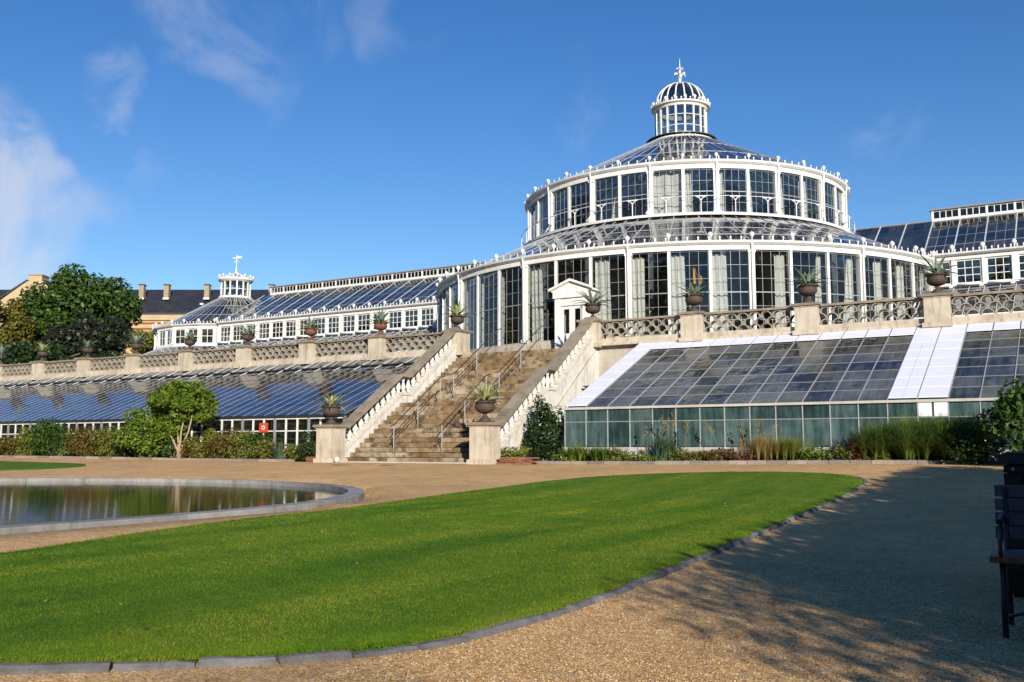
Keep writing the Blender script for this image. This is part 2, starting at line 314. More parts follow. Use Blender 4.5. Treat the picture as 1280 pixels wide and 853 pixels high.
# ------------------------------------------------------------------ mesh helpers
ORG = {}
class MB:
    def __init__(s): s.v = []; s.f = []
    def add(s, v, f):
        o = len(s.v); s.v += [tuple(map(float, q)) for q in v]; s.f += [tuple(i+o for i in q) for q in f]
    def box(s, x0, x1, y0, y1, z0, z1):
        s.add([(x0,y0,z0),(x1,y0,z0),(x1,y1,z0),(x0,y1,z0),(x0,y0,z1),(x1,y0,z1),(x1,y1,z1),(x0,y1,z1)],
              [(3,2,1,0),(4,5,6,7),(0,1,5,4),(1,2,6,5),(2,3,7,6),(3,0,4,7)])
    def bar(s, p, q, w, h, up=(0,0,1)):
        p, q = Vector(p), Vector(q); d = (q-p).normalized(); up = Vector(up)
        sx = d.cross(up)
        if sx.length < 1e-4: sx = d.cross(Vector((0,1,0)))
        sx.normalize(); u = sx.cross(d).normalized(); a, b = sx*w/2, u*h/2
        s.add([p-a-b,p+a-b,p+a+b,p-a+b,q-a-b,q+a-b,q+a+b,q-a+b], [(3,2,1,0),(4,5,6,7),(0,1,5,4),(1,2,6,5),(2,3,7,6),(3,0,4,7)])
    def tube(s, pts, r, n=6, cap=True):
        pts = [Vector(p) for p in pts]; rs = r if isinstance(r, (list, tuple)) else [r]*len(pts)
        rings = []; prev = None
        for i, p in enumerate(pts):
            d = (pts[min(i+1, len(pts)-1)]-pts[max(i-1, 0)]).normalized()
            a = prev if prev else (Vector((0,0,1)) if abs(d.z) < 0.9 else Vector((1,0,0)))
            x = (a-d*a.dot(d)).normalized(); prev = x; y = d.cross(x)
            rings.append([p+(x*math.cos(t)+y*math.sin(t))*rs[i] for t in [2*math.pi*k/n for k in range(n)]])
        v = [q for rg in rings for q in rg]; f = []
        for i in range(len(pts)-1):
            for k in range(n): f.append((i*n+k, i*n+(k+1)%n, (i+1)*n+(k+1)%n, (i+1)*n+k))
        if cap: f.append(tuple(range(n-1,-1,-1))); f.append(tuple((len(pts)-1)*n+k for k in range(n)))
        s.add(v, f)
    def lathe(s, prof, n=12, c=(0,0,0), a0=0.0, a1=2*math.pi, closed_prof=False):
        full = abs(a1-a0-2*math.pi) < 1e-6; m = n if full else n+1
        v = []
        for k in range(m):
            t = a0+(a1-a0)*k/n
            for r, z in prof: v.append((c[0]+r*math.sin(t), c[1]-r*math.cos(t), c[2]+z))
        L = len(prof); f = []; kk = L if closed_prof else L-1
        for k in range(n):
            b = (k+1) % m
            for i in range(kk):
                j = (i+1) % L
                f.append((k*L+i, b*L+i, b*L+j, k*L+j))
        if closed_prof and not full: f.append(tuple(range(L))); f.append(tuple((m-1)*L+i for i in range(L-1,-1,-1)))
        if not closed_prof and full:
            if prof[0][0] > 1e-6: f.append(tuple(k*L for k in range(m-1,-1,-1)))
            if prof[-1][0] > 1e-6: f.append(tuple(k*L+L-1 for k in range(m)))
        s.add(v, f)
    def prism(s, poly, axis, a, b):
        # poly: 2D points; axis 'x': (y,z) extruded along x ; 'y': (x,z) ; 'z': (x,y)
        def P(p, t): return {'x': (t, p[0], p[1]), 'y': (p[0], t, p[1]), 'z': (p[0], p[1], t)}[axis]
        n = len(poly); v = [P(p, a) for p in poly]+[P(p, b) for p in poly]
        f = [tuple(range(n-1,-1,-1)), tuple(range(n, 2*n))]+[(i, (i+1)%n, n+(i+1)%n, n+i) for i in range(n)]
        s.add(v, f)
    def mesh(s, name, org=(0,0,0), smooth=False, fix=True):
        me = bpy.data.meshes.new(name)
        o = org; me.from_pydata([(v[0]-o[0], v[1]-o[1], v[2]-o[2]) for v in s.v], [], s.f)
        if smooth: me.polygons.foreach_set('use_smooth', [True]*len(me.polygons))
        me.update(); return me
def fix_normals(me):
    import bmesh
    bm = bmesh.new(); bm.from_mesh(me); bmesh.ops.recalc_face_normals(bm, faces=bm.faces); bm.to_mesh(me); bm.free()
def link(name, data, parent=None, loc=(0,0,0), rot=None, mat=None):
    o = bpy.data.objects.new(name, data); COL.objects.link(o)
    o.location = loc
    if rot is not None: o.rotation_euler = rot
    if parent: o.parent = parent
    return o
def tag(o, label=None, cat=None, group=None, kind=None):
    if label: o['label'] = label
    if cat: o['category'] = cat
    if group: o['group'] = group
    if kind: o['kind'] = kind
    return o
def thing(name, label, cat, loc, group=None):
    o = link(name, None, None, loc); o.empty_display_size = 0.3; ORG[o.name] = Vector(loc)
    return tag(o, label, cat, group)
def org(parent): return ORG.get(parent.name, Vector((0,0,0))) if parent else Vector((0,0,0))
def build(name, mb, mat, parent=None, smooth=False, kind=None):
    """mesh given in world coordinates"""
    o0 = org(parent); me = mb.mesh(name, o0, smooth); fix_normals(me)
    me.materials.append(M[mat])
    o = link(name, me, parent); ORG[o.name] = o0
    if kind: o['kind'] = kind
    return o
def loc_mesh(name, mb, mat, smooth=False):
    me = mb.mesh(name, (0,0,0), smooth); fix_normals(me); me.materials.append(M[mat]); return me
def put(name, me, parent, wloc, rot=None, scale=None):
    """shared mesh placed at a world location"""
    o0 = org(parent); o = link(name, me, parent, Vector(wloc)-o0, rot); ORG[o.name] = Vector(wloc)
    if scale: o.scale = scale
    return o
def np_obj(name, V, F, mat, parent=None, kind=None, smooth=False):
    """numpy mesh, faces all with the same vertex count, world coordinates"""
    V = np.asarray(V, np.float32) - np.array(org(parent), np.float32); F = np.asarray(F, np.int32); k = F.shape[1]
    me = bpy.data.meshes.new(name); me.vertices.add(len(V)); me.vertices.foreach_set('co', V.ravel())
    me.loops.add(F.size); me.loops.foreach_set('vertex_index', F.ravel()); me.polygons.add(len(F))
    me.polygons.foreach_set('loop_start', np.arange(0, F.size, k, dtype=np.int32)); me.polygons.foreach_set('loop_total', np.full(len(F), k, np.int32))
    if smooth: me.polygons.foreach_set('use_smooth', np.ones(len(F), bool))
    me.update(calc_edges=True); me.materials.append(M[mat])
    o = link(name, me, parent); ORG[o.name] = org(parent)
    if kind: o['kind'] = kind
    return o
def unit(a): return a/np.maximum(np.linalg.norm(a, axis=-1, keepdims=True), 1e-9)

def leaf_quads(P, N, size, aspect=0.55):
    """rhombic leaves at P with normals N"""
    n = len(P); T = unit(np.cross(N, rng.normal(size=(n,3)))); B = np.cross(N, T)
    s = size*(0.6+0.8*rng.random((n,1)))
    a = T*s; b = B*s*aspect
    V = np.stack([P-a, P+b+N*s*0.15, P+a, P-b+N*s*0.15], 1).reshape(-1,3)
    F = np.arange(4*n).reshape(n,4); return V, F
def crown_pts(c, rad, n, clumps=14, cr=0.36, seed=None, low=-0.6):
    g = np.random.default_rng(seed if seed is not None else rnd.randrange(1<<30))
    rad = np.array(rad, float); c = np.array(c, float)
    d = unit(g.normal(size=(clumps,3))); d[:,2] = np.maximum(d[:,2], low); rr = 0.45+0.45*g.random((clumps,1))
    cc = d*rr; ck = cr*(0.7+0.6*g.random(clumps))
    w = ck**2; idx = g.choice(clumps, n, p=w/w.sum())
    q = unit(g.normal(size=(n,3))); r = (0.45+0.6*g.random((n,1))**0.6)
    p = cc[idx]+q*r*ck[idx][:,None]
    return c+p*rad, unit(q*0.7+g.normal(size=(n,3))*0.6+np.array([0,0,0.35]))
def leafy(name, c, rad, n, size, mat, parent=None, clumps=14, cr=0.36, aspect=0.55, kind=None, low=-0.6):
    P, N = crown_pts(c, rad, n, clumps, cr, None, low); V, F = leaf_quads(P, N, size, aspect)
    return np_obj(name, V, F, mat, parent, kind)
def blades(base, h, spread, w, n, segs=4, droop=0.5, g=rng, lean=None):
    """arching strap blades from base points (k,3) -> V,F quads"""
    base = np.asarray(base, float); k = len(base); i = g.integers(0, k, n); b = base[i]
    az = g.random(n)*2*math.pi; d = np.stack([np.cos(az), np.sin(az), 0*az], 1); side = np.stack([-np.sin(az), np.cos(az), 0*az], 1)
    hh = h*(0.6+0.5*g.random(n)); sp = spread*(0.25+0.85*g.random(n)); ww = w*(0.7+0.6*g.random(n))
    V = []
    for s in range(segs+1):
        t = s/segs
        z = hh*(t-droop*t*t*t*0.6*(sp/max(spread,1e-6))); x = sp*t**1.7
        c = b+d*x[:,None]+np.array([0,0,1])*z[:,None]
        wd = ww*(1-t)**0.7*(0.6+0.4*min(1, t*4+0.4))+0.0008
        V += [c-side*wd[:,None]/2, c+side*wd[:,None]/2]
    V = np.stack(V, 1); m = V.shape[1]
    F = np.concatenate([np.stack([np.arange(n)*m+2*s, np.arange(n)*m+2*s+1, np.arange(n)*m+2*s+3, np.arange(n)*m+2*s+2], 1) for s in range(segs)])
    return V.reshape(-1,3), F

# ------------------------------------------------------------------ ground
def sm(a, b, t):
    t = np.clip((np.asarray(t, float)-a)/(b-a), 0, 1); return t*t*(3-2*t)
def gz(X, Y):
    X = np.asarray(X, float); Y = np.asarray(Y, float)
    z = -.3*(1-sm(15,25,Y))-.03*np.clip(X+10,0,14)*(1-sm(10,25,Y))
    return z+.10*sm(-14,-2,X)*sm(18,25,Y)+.06*sm(24,42,-X)*sm(18,25,Y)
def G(x, y): return float(gz(x, y))
PC, PR, PS = (-18.4, 8.0), 9.1, -6.0          # pool: half circle at PC, straight sides down to PS
def pool_d(X, Y):
    """distance outside the pool's outer outline (negative inside)"""
    yy = np.clip(Y, PS, PC[1]); return np.hypot(X-PC[0], Y-yy)-PR
def stuff_grid():
    def axis(lo, hi, c0, c1, fine, grow=1.25):
        a = list(np.arange(c0, c1+1e-6, fine)); s = fine; x = c1
        while x < hi: s *= grow; x += s; a.append(x)
        s = fine; x = c0; b = []
        while x > lo: s *= grow; x -= s; b.append(x)
        return np.array(b[::-1]+a)
    xs = axis(-900, 900, -45, 6, 0.6); ys = axis(-500, 1500, -8, 30, 0.6)
    X, Y = np.meshgrid(xs, ys); Z = gz(X, Y)+4.0*sm(36, 44, Y)
    d = pool_d(X, Y)
    Z = np.where(d < 0.0, -0.75, np.where(d < 1.5, Z*sm(0, 1.5, d)+(-.33)*(1-sm(0, 1.5, d)), Z))
    nx, ny = len(xs), len(ys); V = np.stack([X, Y, Z], -1).reshape(-1,3)
    I = np.arange(nx*ny).reshape(ny, nx); F = np.stack([I[:-1,:-1], I[:-1,1:], I[1:,1:], I[1:,:-1]], -1).reshape(-1,4)
    return V, F
V, F = stuff_grid()
tag(np_obj('gravel_ground', V, F, 'gravel', smooth=True), kind='structure')

# loose pebbles close to the camera, one mass
def pebbles(n):
    d = 2.6+6.5*rng.random(n)**1.5; a = R_(30.9)+R_(33)*(rng.random(n)*2-1)
    X = -np.sin(a)*d; Y = np.cos(a)*d
    keep = (X > -3.0) | (Y < 2.4); X, Y = X[keep], Y[keep]
    Z = gz(X, Y)+.001; r = .0032+.0045*rng.random(len(X))**2
    O = np.array([[1,0,0],[0,1,0],[-1,0,0],[0,-1,0],[0,0,.75],[0,0,-.3]], float)
    th = rng.random(len(X))*6.28; c, s = np.cos(th), np.sin(th); el = .7+.6*rng.random(len(X))
    ox = O[None,:,0]*el[:,None]; oy = O[None,:,1]
    vx = ox*c[:,None]-oy*s[:,None]; vy = ox*s[:,None]+oy*c[:,None]
    V = np.stack([X[:,None]+vx*r[:,None], Y[:,None]+vy*r[:,None], Z[:,None]+O[None,:,2]*r[:,None]], -1).reshape(-1,3)
    T = np.array([[0,1,4],[1,2,4],[2,3,4],[3,0,4]]); F = (np.arange(len(X))[:,None,None]*6+T[None]).reshape(-1,3)
    return V, F
V, F = pebbles(110000)
tag(np_obj('loose_pebbles', V, F, 'pebble', kind='stuff'), 'loose tan and brown pebbles scattered over the gravel path', 'pebbles')

# ------------------------------------------------------------------ lawn with kerb
LAWN = [(-7.55,4.61),(-7.75,5.28),(-8.0,6.07),(-8.45,8.01),(-8.55,9.38),(-8.8,10.89),(-9.4,13.54),(-9.95,16.7),(-9.85,18.5),(-9.2,20.0),(-7.95,20.95),(-6.46,21.5),(-4.95,21.4),(-4.1,20.8),(-3.75,19.9),
        (-3.72,17.4),(-3.56,13.88),(-3.26,10.35),(-3.06,8.12),(-2.90,6.16),(-2.85,5.34),(-2.86,4.87),(-2.9,4.35),(-3.0,3.93),(-3.2,3.57),(-3.43,3.28),(-3.78,2.9),(-4.13,2.55),(-4.9,1.95),(-5.9,1.7),(-6.9,2.1),(-7.4,3.2)]
def smooth_closed(pts, it=2):
    for _ in range(it):
        q = []
        for i, p in enumerate(pts):
            b = pts[(i+1) % len(pts)]
            q += [(p[0]*.75+b[0]*.25, p[1]*.75+b[1]*.25), (p[0]*.25+b[0]*.75, p[1]*.25+b[1]*.75)]
        pts = q
    return pts
def resample(pts, step, closed=True):
    P = np.array(pts+([pts[0]] if closed else [])); seg = np.hypot(*np.diff(P, axis=0).T); s = np.concatenate([[0], np.cumsum(seg)])
    n = max(3, int(round(s[-1]/step))); t = np.linspace(0, s[-1], n+1)
    if closed: t = t[:-1]
    return np.stack([np.interp(t, s, P[:,0]), np.interp(t, s, P[:,1])], 1)
def inside(poly, X, Y):
    r = np.zeros(len(X), bool); n = len(poly)
    for i in range(n):
        x0, y0 = poly[i]; x1, y1 = poly[(i+1) % n]
        c = ((y0 > Y) != (y1 > Y)); 
        if y1 != y0: r ^= c & (X < (x1-x0)*(Y-y0)/(y1-y0)+x0)
    return r
def lawn(name, outline, rise=0.035, blade_n=0, near=None):
    P = resample(smooth_closed(outline), 0.25); cx, cy_ = P.mean(0)
    rings = [P, P*0.985+np.array([cx, cy_])*0.015]+[np.array([cx, cy_])+(P-[cx, cy_])*k for k in (.93,.85,.75,.62,.5,.38,.26,.14,.05)]
    V = []
    for j, q in enumerate(rings): V.append(np.column_stack([q, gz(q[:,0], q[:,1])+(rise if j else -0.05)]))
    n = len(P); V = np.concatenate(V); F = []
    for j in range(len(rings)-1):
        for i in range(n): F.append((j*n+i, j*n+(i+1)%n, (j+1)*n+(i+1)%n, (j+1)*n+i))
    o = np_obj(name, V, np.array(F), 'lawn_turf', smooth=True); tag(o, kind='structure')
    return P
LP = lawn('lawn', LAWN)
def grass_on(name, outline, n, dens_near=True, h=0.014):
    lo, hi = outline.min(0), outline.max(0)
    out = []; tot = 0
    while tot < n:
        m = 400000; X = lo[0]+(hi[0]-lo[0])*rng.random(m); Y = lo[1]+(hi[1]-lo[1])*rng.random(m)
        d = np.hypot(X, Y); k = rng.random(m) < np.clip((4.0/d)**1.7, 0, 1)
        k[k] &= inside([tuple(p) for p in outline[::3]], X[k], Y[k])
        out.append(np.stack([X[k], Y[k], d[k]], 1)); tot += int(k.sum())
    Q = np.concatenate(out)[:n]; X, Y, d = Q.T; m = len(X)
    az = rng.random(m)*6.283; hh = h*(0.55+0.8*rng.random(m)); w = (0.0022+0.0024*rng.random(m))*np.clip(d/5, 1, 3.5); ln = (0.25+0.8*rng.random(m))*hh
    B = np.stack([X, Y, gz(X, Y)+.03], 1); sd = np.stack([-np.sin(az), np.cos(az), 0*az], 1); dr = np.stack([np.cos(az), np.sin(az), 0*az], 1)
    V = np.stack([B-sd*w[:,None]/2, B+sd*w[:,None]/2, B+dr*ln[:,None]+np.array([0,0,1])*hh[:,None]], 1).reshape(-1,3)
    return np_obj(name, V, np.arange(3*m).reshape(m,3), 'grass_blade', kind='stuff')
tag(grass_on('lawn_grass', LP, 520000), 'short mown green grass of the large lawn', 'grass')
LAWN2 = [(-48,22.5),(-40,22.3),(-34.4,21.4),(-31,21.3),(-29.0,20.77),(-28.3,19.9),(-28.2,18.8),(-29.5,17.6),(-33,17.0),(-40,16.5),(-48,16.5)]
LP2 = lawn('lawn', LAWN2)
def kerb_run(parent, pts, step, w, h, mat, name='kerb_stone', sink=0.12, jitter=0.006):
    for i in range(len(pts)-1):
        p, q = Vector((*pts[i], 0)), Vector((*pts[i+1], 0)); d = (q-p); L = d.length; d.normalize(); nrm = Vector((-d.y, d.x, 0))
        mb = MB(); g = 0.004+rnd.random()*.006; hh = h+rnd.uniform(-jitter, jitter)*.7; off = rnd.uniform(-jitter, jitter)*.7; S = 4; v = []; wj = w*rnd.uniform(.85, 1.12); e = min(.022, wj*.22); tilt = rnd.uniform(-jitter, jitter)*.5
        J = lambda a=.35: rnd.uniform(-jitter, jitter)*a
        for k in range(S+1):
            t = k/S; c = p+d*(g+(L-2*g)*t); zz = G(c.x, c.y); r = .6 if k in (0, S) else 1.0; hk = hh+tilt*(t-.5)+J()-(.004 if k in (0, S) else 0)
            for a, z in ((-wj/2, -sink), (wj/2, -sink), (wj/2+J(), hk-e*1.2), (wj/2-e+J(), hk-e*.15), (J(), hk+J(.25)), (-wj/2+e+J(), hk-e*.15), (-wj/2+J(), hk-e*1.2)):
                v.append(c+nrm*(a+off)+Vector((0, 0, zz+z)))
        n = 7; f = [tuple(range(n)), tuple(S*n+k for k in range(n-1, -1, -1))]
        for k in range(S):
            for m in range(n): f.append((k*n+m, k*n+(m+1)%n, (k+1)*n+(m+1)%n, (k+1)*n+m))
        mb.add(v, f); build(name, mb, mat, parent)
k1 = thing('lawn_kerb', 'low grey stone kerb edging the path side of the large lawn', 'kerb', (-3.0, 6, -0.5))
kp = [p for p in LAWN[13:29]]; kp = smooth_closed(kp+kp[::-1], 0)[:len(kp)]
kerb_run(k1, [p for i_, p in enumerate(resample(kp, 0.12, False).tolist()) if i_ % 3 == 0 and not (i_ % 21 == 9)], 0.36, 0.09, 0.032, 'kerb_stone', 'kerb_stone', .12, .014)

# ------------------------------------------------------------------ pool
def pool_out(off, step):
    pts = []; r = PR+off
    for k in range(65):
        t = math.pi*k/64; pts.append((PC[0]+r*math.cos(t), PC[1]+r*math.sin(t)))
    for k in range(1, 65):
        t = math.pi+math.pi*k/64; pts.append((PC[0]+r*math.cos(t), PS+r*math.sin(t)))
    return resample(pts, step)
pool = thing('garden_pool', 'oval garden pool with a flat grey stone rim', 'pool', (PC[0], 2, -0.33))
po = pool_out(0, 1.55); 
po = resample([tuple(p) for p in pool_out(0, 0.2)], 1.55); 
n = len(po); C0 = None
pin = []
fine_o = pool_out(0, 0.05); 
def pool_in(p, w):
    yy = min(max(p[1], PS), PC[1]); d = np.array([p[0]-PC[0], p[1]-yy]); d /= np.hypot(*d); return np.array(p)-d*w
for i in range(n):
    a, b = po[i], po[(i+1) % n]; mb = MB(); g = 0.003
    pts = []; K = 5
    for k in range(K+1):
        t = g+(1-2*g)*k/K; q = a*(1-t)+b*t
        yy = min(max(q[1], PS), PC[1]); d = q-np.array([PC[0], yy]); q = np.array([PC[0], yy])+d/np.hypot(*d)*PR
        pts.append((q, pool_in(q, 0.30)))
    zt = -.295+rnd.uniform(-.004, .004); v = []
    for (q, r) in pts: v += [(q[0],q[1],-.45),(q[0],q[1],zt-.015),(q[0]*.98+r[0]*.02,q[1]*.98+r[1]*.02,zt),(r[0],r[1],zt),(r[0],r[1],-.7)]
    f = [tuple(range(5)), tuple(5*K+j for j in range(4,-1,-1))]
    for k in range(K):
        for j in range(5): f.append((k*5+j, (k+1)*5+j, (k+1)*5+(j+1)%5, k*5+(j+1)%5))
    mb.add(v, f); build('rim_stone', mb, 'pool_stone', pool)
wv = [tuple(pool_in(p, 0.28)) for p in pool_out(0, 0.5)]
mb = MB(); mb.add([(x, y, -.385) for x, y in wv], [tuple(range(len(wv)))])
tag(build('pool_water', mb, 'pool_water'), kind='structure')
lily = [(-22.5, 11.2), (-23.3, 10.6), (-22.0, 10.3), (-24.2, 11.6), (-21.2, 10.9)]
for i, (x, y) in enumerate(lily):
    mb = MB()
    for k in range(7):
        a = rnd.random()*6.28; r = rnd.random()*.45; cx, cyy = x+r*math.cos(a), y+r*math.sin(a); rr = .10+.06*rnd.random()
        mb.add([(cx+rr*math.cos(t), cyy+rr*math.sin(t), -.379+0.002*k) for t in [0.3+5.7*j/9 for j in range(10)]]+[(cx, cyy, -.378)], [(j, j+1, 10) for j in range(9)])
    tag(build('water_lily', mb, 'leaf_olive'), 'patch of floating lily pads on the pool', 'water lily', 'lily pads on the pool', None)
# ------------------------------------------------------------------ terrace and retaining walls
ZT = 4.2; YT = 31.96; XL, XR = -21.7, -15.6; PSP = 3.95
mb = MB(); mb.box(-95, 30, 32.25, 78, 0.5, ZT); tag(build('terrace', mb, 'inner_floor'), kind='structure')
for x0, x1, lab in ((-80, XL-.12, 'plaster retaining wall behind the long old greenhouse left of the steps'), (XR+.12, 16, 'plaster retaining wall behind the greenhouse with white panels')):
    mb = MB(); mb.box(x0, x1, 32.0, 32.24, -0.2, 4.30); tag(build('retaining_wall', mb, 'plaster_wall'), lab, 'wall')

# balustrades
def half_pipe(r=0.2, th=0.028, L=0.26, n=9):
    mb = MB(); v = []; 
    for y in (-L/2, L/2):
        for rr in (r, r-th):
            for k in range(n+1):
                t = math.pi*k/n; v.append((rr*math.cos(t), y, rr*math.sin(t)))
    m = n+1; f = []
    for k in range(n):
        f += [(k, k+1, 2*m+k+1, 2*m+k), (m+k, 3*m+k, 3*m+k+1, m+k+1), (k, m+k, m+k+1, k+1), (2*m+k, 2*m+k+1, 3*m+k+1, 3*m+k)]
    f += [(0, 2*m, 3*m, m), (n, m+n, 3*m+n, 2*m+n)]
    mb.add(v, f); return loc_mesh('pipe_tile', mb, 'tile_clay', False)
TILE = half_pipe()
def pedestal_mb(x, y, z0, z1, s, mb=None):
    mb = mb or MB(); h = s/2
    mb.box(x-h-.06, x+h+.06, y-h-.06, y+h+.06, z0, z0+(z1-z0)*.14)
    mb.box(x-h, x+h, y-h, y+h, z0+(z1-z0)*.14+.001, z1-.13)
    mb.box(x-h-.03, x+h+.03, y-h-.03, y+h+.03, z1-.129, z1-.085)
    return mb
def cap_mb(x, y, z1, s):
    mb = MB(); h = s/2; mb.box(x-h-.09, x+h+.09, y-h-.09, y+h+.09, z1-.084, z1); return mb
def balustrade(label, xs, extra_ends):
    b = thing('terrace_balustrade', label, 'balustrade', (sum(xs)/len(xs), YT, ZT))
    for x in xs:
        build('pedestal', pedestal_mb(x, YT, ZT-.05, 5.19, .74), 'limestone', b)
        build('pedestal_cap', cap_mb(x, YT, 5.19, .74), 'cap_stone', b)
    xe = sorted(xs)
    for a, c in zip(xe[:-1], xe[1:]):
        x0, x1 = a+.38, c-.38
        mb = MB(); mb.box(x0, x1, YT-.17, YT+.17, 4.30, 4.46); build('base_course', mb, 'limestone', b)
        mb = MB(); mb.box(x0, x1, YT-.19, YT+.19, 5.075, 5.15); build('cap_rail', mb, 'cap_stone', b)
        W = x1-x0; nt = 8; r = W/nt/2; s = r/.2
        for row in range(3):
            m = nt if row != 1 else nt-1
            for k in range(m):
                put('pipe_tile', TILE, b, (x0+r*(2*k+1)+(r if row == 1 else 0), YT, 4.462+.203*row), None, (s*.997, 1, 1.0))
        mb = MB()
        for sx in (x0+.01, x1-.01):   # half tiles closing the middle row
            t = []
            for k in range(6):
                a = math.pi/2*k/5; rr = r*.99
                px = sx+(rr*math.sin(a) if sx < (x0+x1)/2 else -rr*math.sin(a)); t.append((px, 4.665+.2*math.cos(a)))
            for p, q in zip(t[:-1], t[1:]): mb.bar((p[0], YT, p[1]), (q[0], YT, q[1]), .26, .028, (0,0,1) if abs(q[1]-p[1]) < abs(q[0]-p[0]) else (1,0,0))
        build('half_tile', mb, 'tile_clay', b)
    mb = MB(); x0, x1 = xe[0]-.5, xe[-1]+.5
    mb.box(x0, x1, YT-.24, YT+.24, 4.20, 4.299); build('plinth_course', mb, 'limestone', b)
    return b
xsL = [XL-PSP*i for i in range(0, 10)]; xsR = [XR+PSP*i for i in range(0, 6)]
balustrade('long pierced clay-tile balustrade on the terrace edge left of the steps', xsL, 0)
balustrade('pierced clay-tile balustrade on the terrace edge above the white-panelled greenhouse', xsR, 0)

# ------------------------------------------------------------------ staircase
st = thing('stone_staircase', 'broad two-flight sandstone staircase with white baluster sides', 'staircase', ((XL+XR)/2, 28.4, 0))
NR = 13; RISE = ZT/(2*NR); Y0 = 24.95; T1 = .245; YL0 = Y0+NR*T1; YL1 = YL0+.55; T2 = (32.0-YL1)/NR
sx0, sx1 = XL+.26, XR-.26
def step_row(y0, y1, z0, z1):
    x = sx0; 
    while x < sx1-.05:
        w = rnd.uniform(.75, 1.6); e = min(sx1, x+w)
        if sx1-e < .4: e = sx1
        mb = MB(); zz = z1+rnd.uniform(-.004, .004); yy = y0+rnd.uniform(-.004, .004); c = .012
        mb.prism([(yy+c*.3, z0+.011), (yy, z0+.02), (yy, zz-c), (yy+c, zz), (y1, zz), (y1, z0+.011)], 'x', x+.003, e-.003)
        build('step_stone', mb, 'step_stone', st); x = e
for i in range(NR): step_row(Y0+i*T1, Y0+(i+1)*T1+.1 if i < NR-1 else YL1+.1, i*RISE+.001, (i+1)*RISE)
for i in range(NR): step_row(YL1+i*T2, YL1+(i+1)*T2+.1, (NR+i)*RISE+.001, (NR+i+1)*RISE)
mb = MB(); mb.box(sx0, sx1, Y0-.42, Y0-.003, -.05, .035); build('bottom_slab', mb, 'concrete', st)
SL1 = RISE/T1; SL2 = RISE/T2
def zline(y):
    if y < YL0: return max(0, (y-Y0)*SL1)+RISE
    if y < YL1: return NR*RISE+RISE*.6
    return NR*RISE+(y-YL1)*SL2+RISE
def zl(y): return zline(y)
prof_y = [24.85, YL0-.05, YL0+.10, YL1-.05, 31.62]
def side_z(y, off):  # line parallel to the flights
    za = RISE+(24.85-Y0)*SL1
    if y <= YL0+.10: return za+(y-24.85)*SL1+off if y <= YL0-.05 else za+(YL0-.05-24.85)*SL1+off
    zb = za+(YL0-.05-24.85)*SL1
    if y <= YL1-.05: return zb+off
    z_top = 4.36
    return zb+(y-(YL1-.05))*(z_top-zb)/(31.62-(YL1-.05))+off
def baluster_mesh():
    mb = MB(); prof = [(.075,0),(.075,.05),(.05,.055),(.06,.09),(.098,.17),(.102,.22),(.075,.32),(.045,.42),(.04,.46),(.058,.475),(.058,.50),(.042,.51),(.07,.55),(.075,.56),(.075,.62)]
    mb.lathe(prof, 10); return loc_mesh('baluster', mb, 'lime_white', True)
BAL = baluster_mesh()
for X, outer in ((XL, -1), (XR, 1)):
    ys = [24.85, YL0-.05, YL1-.05, 31.62]
    top = [(y, side_z(y, .22)) for y in ys]
    mb = MB(); mb.prism([(ys[0], -.1)]+top+[(32.1, top[-1][1]), (32.1, -.1)], 'x', X-.2, X+.2); build('string_wall', mb, 'lime_white', st)
    # moulded bands on the string
    for off, hh, w in ((.17, .10, .235), (-.42, .07, .225)):
        mb = MB()
        for a, b2 in zip(ys[:-1], ys[1:]):
            za, zb = side_z(a, off), side_z(b2 if b2 != YL0-.05 else b2, off)
            if a == YL0-.05: zb = side_z(YL1-.05, off)
            poly = [(a, za), (b2, zb), (b2, zb+hh), (a, za+hh)]
            mb.prism(poly, 'x', X-w, X+w)
        build('string_moulding', mb, 'limestone' if off < 0 else 'white_stone', st)
    # balusters
    y = 25.12
    while y < 31.45:
        put('baluster', BAL, st, (X, y, side_z(y, .265)), (0, 0, rnd.random()*6), (.95, .95, .92)); y += .30
    # caps (sloping slabs)
    pts = [(24.72, side_z(24.85, .89)-.10), (YL0-.02, side_z(YL0-.05, .90)), (YL1-.05, side_z(YL1-.05, .90)), (31.75, side_z(31.62, .90))]
    for (a, b2) in zip(pts[:-1], pts[1:]):
        L = math.hypot(b2[0]-a[0], b2[1]-a[1]); k = max(1, round(L/1.3))
        for j in range(k):
            t0, t1 = j/k+.0015, (j+1)/k-.0015
            p = (X, a[0]+(b2[0]-a[0])*t0, a[1]+(b2[1]-a[1])*t0); q = (X, a[0]+(b2[0]-a[0])*t1, a[1]+(b2[1]-a[1])*t1)
            mb = MB(); mb.bar(p, q, .44, .10, (0,0,1)); build('cap_slab', mb, 'cap_stone', st)
    # bottom pedestal
    build('pedestal', pedestal_mb(X, 24.50, -.05, 1.24, .68), 'limestone', st)
    build('pedestal_cap', cap_mb(X, 24.50, 1.24, .68), 'cap_stone', st)
mb = MB()
mb.lathe([(0,-.10),(.06,-.085),(.095,-.03),(.10,.015),(.07,.075),(0,.10)], 14, (XL+.56, 24.18, .085)); tag(build('stone_ball', mb, 'white_stone', None, True), 'small white stone ball at the foot of the stair pedestal', 'ball')

